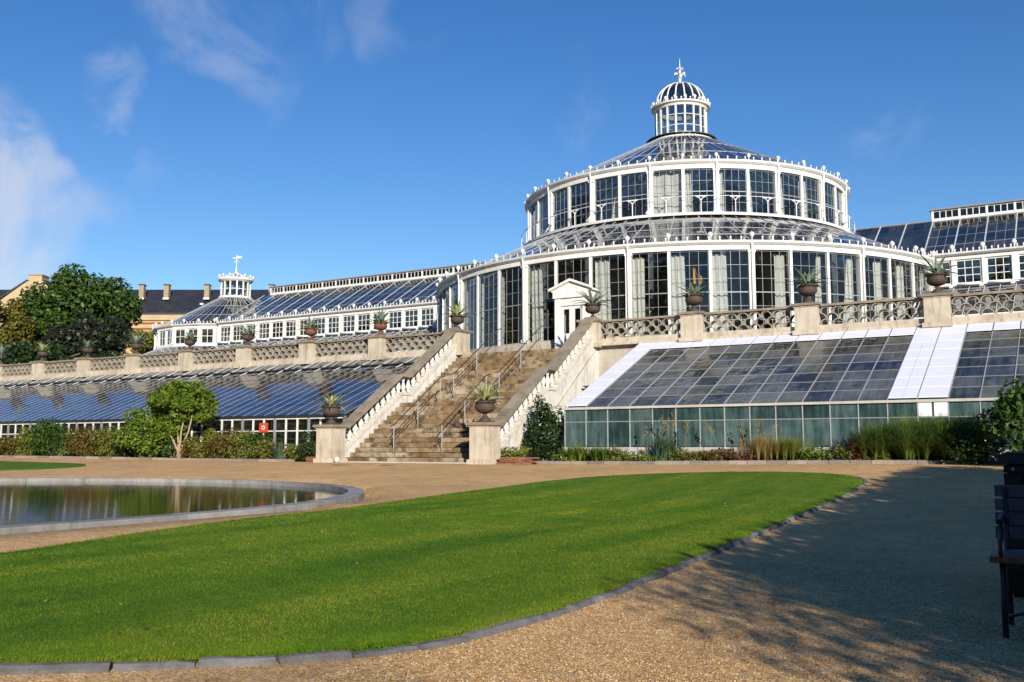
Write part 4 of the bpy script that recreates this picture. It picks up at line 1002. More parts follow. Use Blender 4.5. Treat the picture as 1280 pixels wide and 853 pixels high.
# ------------------------------------------------------------------ wings
YW, ZWB, ZWW, ZWG = 45.25, 7.52, 8.60, 8.90; YAX = 50.0; ZRI = 11.32; YMON = 49.3
BAY = 1.20
WF, wcells = frame_mesh(BAY-.16, ZWW-ZWB, 3, 3, None, .03, .07, .05, 'white_paint')
mbp = MB()
for (cx, cz, cw, ch) in wcells: mbp.box(cx-cw/2, cx+cw/2, -.003, .003, cz-ch/2, cz+ch/2)
WG = loc_mesh('window_panes', mbp, 'window_glass')
def wing(label, x0, nb, mon0, mon1, skirt_pane_w, roof_cols, ext=0):
    t = thing('greenhouse_wing', label, 'greenhouse', (x0+nb*BAY/2, YAX, ZT)); x1 = x0+nb*BAY
    mb = MB(); mb.box(x0, x1, YW-.1, YW+.16, ZWB-.14, ZWB-.001); build('sill', mb, 'white_paint', t)
    mb = MB(); mb.box(x0, x1, YW-.1, YW+.16, ZWW+.001, ZWW+.17); build('frieze', mb, 'white_paint', t)
    mb = MB(); mb.prism([(YW-.05,ZWW+.171),(YW-.20,ZWW+.171),(YW-.30,ZWW+.23),(YW-.32,ZWG),(YW-.05,ZWG)], 'x', x0, x1); build('gutter', mb, 'white_paint', t)
    mb = MB(); nsp = int(nb*BAY/.235)
    for k in range(nsp):
        x = x0+(k+.5)*nb*BAY/nsp; mb.prism([(x-.03,ZWG),(x+.03,ZWG),(x+.02,ZWG+.07),(x+.04,ZWG+.11),(x,ZWG+.16),(x-.04,ZWG+.11),(x-.02,ZWG+.07)], 'y', YW-.29, YW-.27)
    build('cresting', mb, 'white_paint', t, kind='stuff')
    for k in range(nb+1):
        x = x0+k*BAY; put('crest_knob', KNOB, t, (x, YW-.28, ZWG))
        w = .26 if k % 3 == 0 else .15
        mb = MB(); mb.box(x-w/2, x+w/2, YW-.12 if w > .2 else YW-.09, YW+.1, ZWB, ZWW); build('pilaster' if w > .2 else 'mullion_post', mb, 'white_paint', t)
        mb = MB(); mb.bar((x, YW-.04, ZWG-.03), (x, YMON, ZRI), .05, .05); build('rafter', mb, 'pale_metal', t)
        if k < nb:
            wd = put('window', WF, t, (x+BAY/2, YW, ZWB)); g = link('window_panes', WG, wd); g['kind'] = 'stuff'
            for c in range(roof_cols):
                for r in range(4):
                    xa, xb = x+.035+(BAY-.07)*c/roof_cols+.006, x+.035+(BAY-.07)*(c+1)/roof_cols-.006
                    ka, kb = r/4+.004, (r+1)/4-.004; ya, yb = YW-.04+(YMON-YW+.04)*ka, YW-.04+(YMON-YW+.04)*kb; za, zb = ZWG-.03+(ZRI-ZWG+.03)*ka, ZWG-.03+(ZRI-ZWG+.03)*kb
                    mb = MB(); v = [(xa,ya,za),(xb,ya,za),(xb,yb,zb),(xa,yb,zb)]; v += [(a,b,c2+.008) for a,b,c2 in v]
                    mb.add(v, [(3,2,1,0),(4,5,6,7),(0,1,5,4),(1,2,6,5),(2,3,7,6),(3,0,4,7)]); build('roof_pane', mb, 'roof_glass', t)
            mb = MB()
            for c in range(1, roof_cols):
                xa = x+.035+(BAY-.07)*c/roof_cols; mb.bar((xa, YW-.04, ZWG-.025), (xa, YMON, ZRI+.005), .02, .025)
            for r in range(1, 4):
                kk = r/4; mb.bar((x+.035, YW-.04+(YMON-YW+.04)*kk, ZWG-.02+(ZRI-ZWG)*kk), (x+BAY-.035, YW-.04+(YMON-YW+.04)*kk, ZWG-.02+(ZRI-ZWG)*kk), .03, .03)
            build('glazing_bars', mb, 'grey_metal', t, kind='stuff')
    for k in range(ext):     # roof running on behind the rotunda's eaves
        x = x0-(k+1)*BAY
        mb = MB(); mb.bar((x, YW+.6, ZWG+.35), (x, YMON, ZRI), .05, .05); build('rafter', mb, 'pale_metal', t)
        for c in range(roof_cols):
            for r in range(1, 4):
                xa, xb = x+.035+(BAY-.07)*c/roof_cols+.012, x+.035+(BAY-.07)*(c+1)/roof_cols-.012
                ka, kb = r/4+.006, (r+1)/4-.006; f_ = lambda q: (YW-.04+(YMON-YW+.04)*q, ZWG-.03+(ZRI-ZWG+.03)*q)
                (ya, za), (yb, zb) = f_(ka), f_(kb); mb = MB(); v = [(xa,ya,za),(xb,ya,za),(xb,yb,zb),(xa,yb,zb)]; v += [(a,b,c2+.008) for a,b,c2 in v]
                mb.add(v, [(3,2,1,0),(4,5,6,7),(0,1,5,4),(1,2,6,5),(2,3,7,6),(3,0,4,7)]); build('roof_pane', mb, 'roof_glass', t)
    if ext:
        xa = x0-ext*BAY
        mb = MB(); mb.prism([(YMON-.02,ZRI-.02),(YMON-.02,ZRI+.05),(YAX,ZRI+.14),(YAX*2-YMON,ZRI+.05),(YAX*2-YMON,ZRI-.02)], 'x', xa, x0-.02); build('ridge_cap', mb, 'grey_metal', t)
        mb = MB(); mb.add([(xa,YAX*2-YMON,ZRI),(x0,YAX*2-YMON,ZRI),(x0,YAX*2-YW,ZWG),(xa,YAX*2-YW,ZWG)], [(0,1,2,3)]); build('rear_roof_glass', mb, 'rear_glass_darkened', t)
    # back slope and back wall
    mb = MB(); mb.add([(x0,YAX*2-YMON,ZRI),(x1,YAX*2-YMON,ZRI),(x1,YAX*2-YW,ZWG),(x0,YAX*2-YW,ZWG)], [(0,1,2,3)]); build('rear_roof_glass', mb, 'rear_glass_darkened', t)
    mb = MB(); mb.box(x0, x1, YAX*2-YW-.1, YAX*2-YW+.1, ZT, ZWG); build('rear_wall', mb, 'interior_shade', t)  # wall coloured dark so the wing interior reads shaded
    mb = MB()
    for k in range(nb+1):
        x = x0+k*BAY; mb.bar((x, YAX*2-YMON, ZRI), (x, YAX*2-YW, ZWG), .07, .08)
    build('rear_rafters', mb, 'pale_metal', t, kind='stuff')
    # roof where there is no monitor closes at the ridge
    for a, b in ((x0, mon0), (mon1, x1)):
        if b-a > .05:
            mb = MB(); mb.prism([(YMON,ZRI-.02),(YAX,ZRI+.42),(YAX*2-YMON,ZRI-.02),(YAX*2-YMON,ZRI+.03),(YAX,ZRI+.48),(YMON,ZRI+.03)], 'x', a, b); build('ridge_glazing', mb, 'roof_glass', t)
    # ridge monitor
    zm0, zm1 = ZRI+.06, ZRI+.50
    mb = MB(); mb.box(mon0, mon1, YMON-.06, YMON+.04, ZRI-.06, zm0); build('monitor_sill', mb, 'white_paint', t)
    mb = MB(); mb.prism([(YMON-.12,zm1),(YMON-.12,zm1+.07),(YAX,zm1+.16),(YAX*2-YMON+.12,zm1+.07),(YAX*2-YMON+.12,zm1)], 'x', mon0-.08, mon1+.08); build('monitor_roof', mb, 'grey_metal', t)
    mb = MB(); mb.box(mon0, mon1, YAX*2-YMON-.02, YAX*2-YMON+.02, ZRI, zm1); build('monitor_rear', mb, 'white_paint', t)
    for x in (mon0, mon1-.05):
        mb = MB(); mb.box(x, x+.05, YMON+.04, YAX*2-YMON-.03, ZRI, zm1-.001); build('monitor_end', mb, 'white_paint', t)
    n = max(1, round((mon1-mon0)/BAY)); bw = (mon1-mon0)/n
    for k in range(n):
        xa = mon0+k*bw; mb = MB(); mb.box(xa, xa+.10, YMON-.05, YMON+.03, zm0, zm1); build('monitor_post', mb, 'white_paint', t)
        mb = MB(); mb.box(xa+.10, xa+bw, YMON-.02, YMON+.0, zm1-.06, zm1-.001); mb.box(xa+.10, xa+bw, YMON-.02, YMON, zm0+.001, zm0+.05)
        for j in range(1, 4): mb.box(xa+.1+(bw-.1)*j/4-.02, xa+.1+(bw-.1)*j/4+.02, YMON-.02, YMON, zm0+.05, zm1-.06)
        wd = build('monitor_window', mb, 'white_paint', t)
        mb = MB(); mb.box(xa+.10, xa+bw, YMON+.002, YMON+.008, zm0+.05, zm1-.06); build('pane', mb, 'window_glass', wd)
    # low lean-to skirt in front
    SK0 = (41.6, 5.75); SK1 = (YW-.12, ZWB-.16)
    for k in range(nb*2+1):
        x = x0+k*BAY/2; mb = MB(); mb.bar((x, SK0[0], SK0[1]), (x, SK1[0], SK1[1]), .035, .04); build('skirt_rafter', mb, 'pale_metal', t)
    for k in range(nb*2):
        for r in range(3):
            xa, xb = x0+k*BAY/2+.034, x0+(k+1)*BAY/2-.034; ka, kb = r/3+.005, (r+1)/3-.005
            def Q(x, kk, dz=0): return (x, SK0[0]+(SK1[0]-SK0[0])*kk, SK0[1]+(SK1[1]-SK0[1])*kk+dz)
            mb = MB(); v = [Q(xa,ka),Q(xb,ka),Q(xb,kb),Q(xa,kb)]; v += [(a,b,c2+.008) for a,b,c2 in v]
            mb.add(v, [(3,2,1,0),(4,5,6,7),(0,1,5,4),(1,2,6,5),(2,3,7,6),(3,0,4,7)]); build('skirt_pane', mb, 'roof_glass', t)
    mb = MB(); mb.box(x0, x1, SK0[0]-.1, SK0[0]+.02, ZT, SK0[1]-.03); build('skirt_front_wall', mb, 'white_paint', t)
    # white gutter rolls under the windows
    for k in range(nb):
        mb = MB(); mb.tube([(x0+k*BAY+.12, YW-.24, ZWB-.05), (x0+(k+1)*BAY-.12, YW-.24, ZWB-.05)], .05, 7); build('shade_roll', mb, 'white_paint', t, True)
    return t
wing('long glass greenhouse wing with ridge vent running left from the rotunda', -50.2, 17, -50.2+.6, -30.2, .6, 2)
wing('glass greenhouse wing with ridge vent running right from the rotunda', -5.82, 9, -6.1+.22, 4.7, .6, 3, 3)
for i in range(16):
    x = -48.5+i*1.15; yv = YW+rnd.uniform(1.0, 2.5)
    if i % 1 == 0:
        t = leafy('indoor_shrub', (x, yv, 7.0), (.7,.6,1.3), 260, .17, rnd.choice(('leaf_dark','leaf_green')), None, 7, .45)
        tag(t, 'dark green shrub growing inside the long left greenhouse wing', 'shrub', 'shrubs inside the long wing')
for i in range(6):
    t = leafy('indoor_shrub', (-5+i*1.0, YW+rnd.uniform(1.0, 2.5), 7.0), (.7,.6,1.3), 260, .17, rnd.choice(('leaf_dark','leaf_green')), None, 7, .45)
    tag(t, 'dark green shrub growing inside the short right greenhouse wing', 'shrub', 'shrubs inside the right wing')

# ------------------------------------------------------------------ end pavilion
EC = (-53.9, 50.0); ER = 5.45
pv = thing('end_pavilion', 'small round glass end pavilion with a white lantern and weathervane', 'greenhouse', (EC[0], EC[1], ZT))
ph = [R_(-112.5)+R_(22.5)*k for k in range(9)]
PE, PEN = post_mesh(.24, .2, 1.08), post_mesh(.14, .14, 1.08)
chE = 2*ER*math.sin(R_(11.25))
EF, ecells = frame_mesh(chE/2-.2, 1.08, 2, 2, None, .035, .07, .05, 'white_paint')
mbp = MB()
for (cx, cz, cw, ch) in ecells: mbp.box(cx-cw/2, cx+cw/2, -.003, .003, cz-ch/2, cz+ch/2)
EG = loc_mesh('window_panes', mbp, 'window_glass')
for k, a in enumerate(ph):
    put('pilaster', PE, pv, polar(EC, ER, a, ZWB), (0,0,a))
    if k < 8:
        m = a+R_(11.25); r = ER*math.cos(R_(11.25)); p = polar(EC, r, m, ZWB); put('mullion_post', PEN, pv, p, (0,0,m))
        for s in (-1, 1):
            q = (p[0]+s*chE/4*math.cos(m), p[1]+s*chE/4*math.sin(m), ZWB); wd = put('window', EF, pv, q, (0,0,m)); g = link('window_panes', EG, wd); g['kind'] = 'stuff'
off16 = R_(-112.5)
ring_part('sill', EC, [(ER-.2,ZWB-.14),(ER+.1,ZWB-.14),(ER+.1,ZWB-.001),(ER-.2,ZWB-.001)], 16, 'white_paint', pv, off16, off16+2*math.pi)
ring_part('frieze', EC, [(ER-.2,ZWW+.001),(ER+.1,ZWW+.001),(ER+.1,ZWW+.17),(ER-.2,ZWW+.17)], 16, 'white_paint', pv, off16, off16+2*math.pi)
ring_part('gutter', EC, [(ER-.1,ZWW+.171),(ER+.16,ZWW+.171),(ER+.28,ZWW+.23),(ER+.3,ZWG),(ER-.1,ZWG)], 16, 'white_paint', pv, off16, off16+2*math.pi)
crest_ring(EC, ER+.24, ZWG, pv, 72, off16, off16+R_(180), .16, .06)
for k in range(17): put('crest_knob', KNOB, pv, polar(EC, ER+.24, ph[0]+R_(11.25)*k, ZWG))
angE = [ph[0]+R_(11.25)*k for k in range(17)]
cone_roof(EC, ER+.04, ZWG-.02, 1.2, 11.42, angE, 3, pv, 'roof_glass', .06, .03)
back_roof(EC, ER+.04, ZWG-.02, 1.2, 11.42, angE[-1], angE[0]+2*math.pi, 16, pv, 'roof_glass')
cone_roof(EC, 8.9, 5.75, ER+.1, ZWB-.16, [ph[0]+R_(7.5)*k for k in range(25)], 3, pv, 'roof_glass', .05, .03)
ring_part('lantern_base', EC, [(.95,11.40),(1.22,11.40),(1.22,11.56),(.95,11.56)], 16, 'white_paint', pv)
for k in range(14):
    a = 2*math.pi*k/14; a1_ = a+math.pi/14
    mb = MB(); mb.bar(polar(EC,1.04,a,11.56), polar(EC,1.04,a,12.66), .10, .10, (math.sin(a),-math.cos(a),0)); build('lantern_post', mb, 'white_paint', pv)
    hw = 1.04*math.sin(math.pi/14)-.04; m2 = MB(); m2.box(-hw,hw,-.004,.004,0,1.10); put('lantern_pane', loc_mesh('lantern_pane', m2, 'window_glass'), pv, polar(EC,1.01,a1_,11.56), (0,0,a1_))
    m2 = MB(); m2.box(-hw,hw,-.015,.015,.52,.56); put('lantern_bar', loc_mesh('lantern_bar', m2, 'white_paint'), pv, polar(EC,1.02,a1_,11.56), (0,0,a1_))
ring_part('lantern_cornice', EC, [(.9,12.66),(1.12,12.66),(1.28,12.80),(1.28,12.92),(.9,12.92)], 28, 'white_paint', pv)
crest_ring(EC, 1.24, 12.92, pv, 14, 0, 2*math.pi, .17, .08)
for k in range(14): put('crest_knob', KNOB_S, pv, polar(EC, 1.24, 2*math.pi*k/14, 12.92), None, (1.2,1.2,1.1))
mb = MB(); mb.lathe([(1.05,12.90),(.6,13.15),(.2,13.38),(.06,13.42)], 14, (EC[0],EC[1],0)); build('lantern_roof', mb, 'grey_metal', pv)
for k in range(14):
    a = 2*math.pi*k/14; mb = MB(); mb.bar(polar(EC,1.05,a,12.92), polar(EC,.1,a,13.42), .05, .05); build('roof_rib', mb, 'white_paint', pv)
mb = MB(); mb.lathe([(.13,0),(.09,.12),(.05,.2),(.07,.3),(.035,.4),(.03,.9),(.06,.95),(.03,1.0),(.02,1.4),(0,1.42)], 8, (EC[0],EC[1],13.40)); build('spire', mb, 'white_paint', pv, True)
d = Vector((math.cos(.539), math.sin(.539), 0)); c = Vector((EC[0],EC[1],14.55))
mb = MB(); mb.bar(c-d*.30, c+d*.30, .05, .05); build('weathervane_arm', mb, 'white_paint', pv)
mb = MB(); mb.add([c+d*.05+Vector((0,0,.14)), c+d*.36+Vector((0,0,.14)), c+d*.36+Vector((0,0,-.02)), c+d*.05+Vector((0,0,.0))]+[q+Vector((.02,-.02,0)) for q in (c+d*.05+Vector((0,0,.14)), c+d*.36+Vector((0,0,.14)), c+d*.36+Vector((0,0,-.02)), c+d*.05)], [(0,1,2,3),(7,6,5,4),(0,4,5,1),(1,5,6,2),(2,6,7,3),(3,7,4,0)]); build('weathervane_flag', mb, 'white_paint', pv)
for a in range(4):
    t = math.pi/2*a+.539; mb = MB(); mb.tube([(c.x, c.y, 14.25), (c.x+.13*math.cos(t), c.y+.13*math.sin(t), 14.22), (c.x+.17*math.cos(t), c.y+.17*math.sin(t), 14.30)], .022, 5); build('spire_scroll', mb, 'white_paint', pv)

# ------------------------------------------------------------------ low greenhouse with white panels
def slab(quad, th=.008, up=(0,0,1)):
    u = Vector(up)*th; v = [Vector(q) for q in quad]; mb = MB(); mb.add(v+[q+u for q in v], [(3,2,1,0),(4,5,6,7),(0,1,5,4),(1,2,6,5),(2,3,7,6),(3,0,4,7)]); return mb
gr = thing('lean_to_greenhouse', 'low lean-to greenhouse with green-tinted front glass and white panels in its roof', 'greenhouse', (-6, 29, 0))
gx0, gw, gn = -13.66, .7155, 25; GE, GT = (26.0, 1.70), (31.75, 4.16); NRW = 8
def gq(x, k, dz=0): return (x, GE[0]+(GT[0]-GE[0])*k, GE[1]+(GT[1]-GE[1])*k+dz)
for c in range(gn):
    xa, xb = gx0+c*gw, gx0+(c+1)*gw
    for r in range(NRW):
        white = r == NRW-1 or c in (13, 14) or c == 0
        subs = [(xa+.016, (xa+xb)/2-.004), ((xa+xb)/2+.004, xb-.016)] if (c == 0 or (c == 13 and r < 6)) and white else [(xa+.016, xb-.016)]
        for a, b in subs:
            ka, kb = r/NRW+.004, (r+1)/NRW-.004
            if white: build('white_panel', slab([gq(a,ka,.03),gq(b,ka,.03),gq(b,kb,.03),gq(a,kb,.03)], .02), 'white_panel', gr)
            else: build('roof_pane', slab([gq(a,ka),gq(b,ka),gq(b,kb),gq(a,kb)]), 'gh_roof_glass', gr)
    if c not in (13, 14, 0):
        mb = MB()
        for r in range(1, NRW-1): mb.bar(gq(xa+.015, r/NRW, .01), gq(xb-.015, r/NRW, .01), .012, .016)
        build('glazing_bars', mb, 'grey_metal', gr, kind='stuff')
for c in range(gn+1):
    x = gx0+c*gw
    mb = MB(); mb.bar(gq(x, 0, .01), gq(x, 1-1/NRW if c not in (0,1,13,14,15) else 1, .01), .022, .035); build('rafter', mb, 'bar_grey', gr)
    mb = MB(); mb.box(x-.014, x+.014, GE[0]-.025, GE[0]+.025, .50, GE[1]-.06); build('front_post', mb, 'bar_grey', gr)
    if c < gn:
        for z0, z1 in ((.52, 1.235), (1.265, 1.62)):
            if c == 14 and z0 > 1:
                for a, b in ((x+.02, x+.33), (x+.385, x+gw-.02)):
                    mb = MB(); mb.box(a, b, GE[0]-.035, GE[0]-.015, z0, z1); build('white_panel', mb, 'white_panel', gr)
            mb = MB(); mb.box(x+.019, x+gw-.019, GE[0]-.004, GE[0]+.004, z0, z1); build('front_pane', mb, 'green_glass', gr)
gx1 = gx0+gn*gw
mb = MB(); mb.box(gx0-.04, gx1, GE[0]-.07, GE[0]+.06, GE[1]-.075, GE[1]-.005); build('eaves_beam', mb, 'concrete', gr)
mb = MB(); mb.box(gx0, gx1, GE[0]-.02, GE[0]+.02, 1.236, 1.264); build('transom', mb, 'grey_metal', gr)
mb = MB(); mb.box(gx0-.03, gx1, GE[0]-.06, GE[0]+.06, -.05, .50); build('base_wall', mb, 'concrete', gr)
mb = MB(); mb.prism([(GE[0]+.07,.0),(31.9,.0),(31.9,4.1),(GE[0]+.07,1.66)], 'x', gx0-.02, gx0-.005); build('end_pane', mb, 'green_glass', gr)
mb = MB(); mb.box(gx0-.1, gx1, 31.70, 31.95, 4.10, 4.17); build('ridge_flashing', mb, 'gutter_black', gr)
mb = MB(); mb.box(gx0, gx1, GE[0]+.3, 31.9, 0, .35); build('inner_bed', mb, 'soil', gr)
mb = MB(); mb.box(gx0, gx1, 31.91, 31.985, .0, 4.05); build('dark_backing', mb, 'interior_shade', gr)  # dark sheet added before the retaining wall so the interior reads shaded
for i in range(16):
    t = leafy('potted_plant', (gx0+.7+i*1.1, 27.6+rnd.uniform(-.3, 1.2), 1.0), (.5,.5,.7), 220, .12, rnd.choice(('leaf_green','leaf_dark','leaf_olive')), None, 7, .45); tag(t, 'leafy plant growing behind the glass of the white-panelled greenhouse', 'plant', 'plants inside the white-panelled greenhouse')

# ------------------------------------------------------------------ long old greenhouse
gl = thing('lean_to_greenhouse', 'long old lean-to greenhouse with many white glazing bars and dark blue glass', 'greenhouse', (-39, 29, 0))
lw, ln = .55, 64; lx1 = -22.15; LE, LTp = (25.7, 1.64), (31.85, 4.14)
def lq(x, k, dz=0): return (x, LE[0]+(LTp[0]-LE[0])*k, LE[1]+(LTp[1]-LE[1])*k+dz)
rest = MB()
KV = .86
for c in range(ln):
    xb, xa = lx1-c*lw, lx1-(c+1)*lw
    for r in range(5):
        ka, kb = KV*r/5+.004, KV*(r+1)/5-.004; q = [lq(xa+.007,ka),lq(xb-.007,ka),lq(xb-.007,kb),lq(xa+.007,kb)]
        m = slab(q)
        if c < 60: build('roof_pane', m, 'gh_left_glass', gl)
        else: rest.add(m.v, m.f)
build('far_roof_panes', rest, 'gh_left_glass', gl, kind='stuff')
for c in range(ln+1):
    x = lx1-c*lw; mb = MB(); mb.bar(lq(x,0,.012), lq(x,1,.012), .013, .012); build('rafter', mb, 'bar_grey', gl)
    thick = c % 3 == 0; w = .05 if thick else .028
    mb = MB(); mb.box(x-w, x+w, LE[0]-.03, LE[0]+.03, .42, LE[1]-.05); build('front_post', mb, 'grey_metal' if thick else 'white_paint', gl)
    if c < ln:
        for z0, z1 in ((.44, 1.06), (1.10, 1.50)):
            mb = MB(); mb.box(x-lw+.04, x-.04, LE[0]-.004, LE[0]+.004, z0, z1); build('front_pane', mb, 'window_glass', gl)
        if c % 2 == 0:   # raised vents along the top
            xa, xb = x-2*lw+.03, x-.03
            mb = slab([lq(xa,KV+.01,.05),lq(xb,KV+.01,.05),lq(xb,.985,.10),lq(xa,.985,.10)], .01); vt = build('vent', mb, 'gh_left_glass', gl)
            mb = MB()
            for k2, dz in ((KV+.012,.06),(.985,.11)): mb.bar(lq(xa,k2,dz), lq(xb,k2,dz), .035, .03)
            for xx in (xa, (xa+xb)/2, xb): mb.bar(lq(xx,KV+.01,.06), lq(xx,.985,.11), .025, .025)
            build('vent_frame', mb, 'bar_grey', vt)
            mb = MB(); mb.tube([lq(x-lw, KV-.05, .03), lq(x-lw*.5, KV+.02, .12), lq(x-lw*.5, .97, .14)], .02, 5); build('vent_arm', mb, 'pale_metal', gl)
lx0 = lx1-ln*lw
for k2, r_, m_ in ((KV-.01, .03, 'gutter_black'), (1.0, .06, 'gutter_black')):
    mb = MB(); mb.tube([lq(lx0,k2,.10), lq(lx1,k2,.10)], r_, 6); build('vent_pipe', mb, m_, gl)
mb = MB(); mb.box(lx0, lx1+.02, LE[0]-.08, LE[0]+.05, LE[1]-.08, LE[1]-.01); build('eaves_gutter', mb, 'gutter_black', gl)
for z in (1.06, 1.50): 
    mb = MB(); mb.box(lx0, lx1, LE[0]-.025, LE[0]+.025, z, z+.04); build('transom', mb, 'white_paint', gl)
mb = MB(); mb.box(lx0, lx1, LE[0]-.06, LE[0]+.06, -.05, .44); build('base_wall', mb, 'concrete', gl)
mb = MB(); mb.box(lx0, lx1, 27.0, 28.2, .78, .84); build('plant_bench', mb, 'dark_wood', gl)
mb = MB(); mb.box(lx0, lx1, 31.91, 31.985, .0, 4.05); build('dark_backing', mb, 'interior_shade', gl)  # added dark sheet stands in for shade behind the old greenhouse glass
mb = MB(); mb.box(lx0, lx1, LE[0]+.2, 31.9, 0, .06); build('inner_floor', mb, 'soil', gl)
mb = MB(); mb.prism([(LE[0]+.06,.1),(31.9,.1),(31.9,4.1),(LE[0]+.06,1.62)], 'x', lx1-.02, lx1-.005); build('end_pane', mb, 'window_glass', gl)
for i in range(34):
    x = lx1-.6-i*1.0
    t = leafy('potted_plant', (x, 27.4+rnd.uniform(-.3,.5), 1.15), (.36,.36,.34), 120, .09, rnd.choice(('leaf_green','leaf_dark','leaf_olive','leaf_lime')), None, 6, .5); tag(t, 'small green plant on the bench inside the long old greenhouse', 'plant', 'bench plants inside the long old greenhouse')
# red notice hung on the glazing
sg = thing('red_sign', 'square red sign with a pale emblem on the old greenhouse front', 'sign', (-25.93, 25.6, 1.05))
mb = MB(); mb.box(-26.15, -25.72, 25.60, 25.62, 1.03, 1.38); build('board', mb, 'sign_red', sg)
mb = MB()
for a in range(5): 
    t0 = 2*math.pi*a/5; mb.box(-25.935+.07*math.cos(t0)-.03, -25.935+.07*math.cos(t0)+.03, 25.594, 25.599, 1.21+.06*math.sin(t0)-.025, 1.21+.06*math.sin(t0)+.025)
build('emblem', mb, 'sign_white', sg)

# ------------------------------------------------------------------ urns and agaves
def urn_mesh(mat):
    mb = MB(); mb.lathe([(.17,0),(.17,.05),(.145,.055),(.12,.09),(.06,.14),(.05,.18),(.075,.21),(.20,.25),(.265,.31),(.285,.38),(.27,.45),(.255,.48),(.30,.50),(.325,.525),(.325,.55),(.27,.55),(.25,.50),(0.0,.49)], 20); return loc_mesh('bowl', mb, mat, False)
UI, UT = urn_mesh('urn_iron'), urn_mesh('terracotta')
def agave_vf(n=26, L=.62, w=.075, up=.8):
    V, F = [], []
    for i in range(n):
        az = i*2.39996+rnd.uniform(-.2,.2); u = i/n; el = (1.45-1.15*u**.9)*up+rnd.uniform(-.1,.1); l = L*rnd.uniform(.75,1.1)*(0.75+.35*math.sin(u*3)); o = len(V)
        d = np.array([math.cos(az), math.sin(az), 0]); s = np.array([-math.sin(az), math.cos(az), 0]); p = np.array([0,0,.02])+d*.03; e = el
        for k in range(6):
            t = k/5; ww = w*(.8+.9*t-1.7*t*t) if t < 1 else .002; nrm = -d*math.sin(e)+np.array([0,0,1])*math.cos(e)
            V += [p-s*ww/2+nrm*ww*.25, p, p+s*ww/2+nrm*ww*.25]
            e -= .12*(1.2 if u > .5 else .5)*(1+t); p = p+(d*math.cos(e)+np.array([0,0,1])*math.sin(e))*l/5
        for k in range(5):
            a = o+3*k; F += [(a,a+1,a+4,a+3),(a+1,a+2,a+5,a+4)]
    return np.array(V), np.array(F)
def urn(x, y, z, label, group, terra=False, pale=False, s=1.0, alabel=None, agroup=None):
    u = thing('urn', label, 'urn', (x, y, z), group)
    o = put('bowl', UT if terra else UI, u, (x, y, z+.045), (0,0,rnd.random()*6), (s,s,s))
    mb = MB(); mb.box(x-.2*s, x+.2*s, y-.2*s, y+.2*s, z, z+.045); build('foot', mb, 'terracotta' if terra else 'urn_iron', u)
    V, F = agave_vf(rnd.randint(18, 30), rnd.uniform(.66,.88)*s, .10*s, rnd.uniform(.85,1.08)); V = V+np.array([x, y, z+.045+.5*s])
    a = np_obj('agave', V, F, 'leaf_agave_pale' if pale else 'leaf_agave', None); tag(a, alabel, 'agave', agroup)
ORD = ('zeroth','first','second','third','fourth','fifth','sixth','seventh','eighth','ninth','tenth','eleventh','twelfth','thirteenth','fourteenth','fifteenth')
tl, tg = 'dark iron urn on a pedestal of the balustrade left of the steps', 'urns on the left balustrade'
al, ag = 'blue-green agave in an urn on the balustrade left of the steps', 'agaves on the left balustrade'
for i, x in enumerate(xsL[:9]):
    if i == 0: urn(x, YT, 5.19, 'dark iron urn on the pedestal where the left stair rail meets the terrace', None, False, True, 1.0, 'pale yellow-green agave in the urn at the head of the left stair rail')
    elif i in (1, 2): urn(x, YT, 5.19, f'rust-red urn on the {ORD[i]} balustrade pedestal left of the stair head', 'rust-red urns on the left balustrade', True, False, 1.0, f'grey-green agave in the {ORD[i]} rust-red urn left of the stair head', 'agaves in the rust-red urns')
    else: urn(x, YT, 5.19, f'dark iron urn on the {ORD[i]} balustrade pedestal left of the stair head', tg, False, i == 7, rnd.uniform(.92, 1.06), f'agave in the urn on the {ORD[i]} pedestal left of the stair head', ag)
for i, x in enumerate(xsR[:4]):
    if i == 0: urn(x, YT, 5.19, 'dark iron urn in front of the white porch at the head of the stairs', None, False, False, 1.0, 'spiky grey-green agave in the urn before the white porch')
    else: urn(x, YT, 5.19, f'dark iron urn on the {ORD[i]} pedestal right of the stair head, above the white-panelled greenhouse', 'urns above the white-panelled greenhouse', False, False, 1.08, f'green agave in the urn on the {ORD[i]} pedestal right of the stair head', 'agaves above the white-panelled greenhouse')
urn(XL, 24.5, 1.24, 'dark iron urn on the bottom stair pedestal beside the old greenhouse', None, False, True, 1.05, 'pale green agave in the urn on the bottom pedestal beside the old greenhouse')
urn(XR, 24.5, 1.24, 'dark iron urn on the bottom stair pedestal beside the stacked red tiles', None, False, True, 1.08, 'pale green agave in the urn on the bottom pedestal beside the red tiles')

# ------------------------------------------------------------------ beds
def bed(name, x0, x1, y0, y1, rise):
    xs = np.linspace(x0, x1, 60); V = []; F = []
    for x in xs:
        for y in np.linspace(y0, y1, 4): V.append((x, y, G(x, y)+rise))
    for i in range(59):
        for j in range(3): F.append((i*4+j, (i+1)*4+j, (i+1)*4+j+1, i*4+j+1))
    tag(np_obj(name, np.array(V), np.array(F), 'soil'), kind='structure')
bed('planting_bed', -57, -22.3, 24.62, 25.62, .07); bed('planting_bed', -15.1, 4, 25.05, 25.92, .08)
kb = thing('bed_kerb', 'low row of stone blocks edging the bed before the white-panelled greenhouse', 'kerb', (-6, 25.0, 0))
kerb_run(kb, [(-15.0+.52*i, 25.0) for i in range(36)], .5, .13, .10, 'bed_kerb', 'kerb_block')
kb = thing('bed_kerb', 'low stone kerb edging the shrub bed before the long old greenhouse', 'kerb', (-39, 24.55, 0))
kerb_run(kb, [(-57+.8*i, 24.55) for i in range(43)], .8, .13, .09, 'bed_kerb', 'kerb_block')
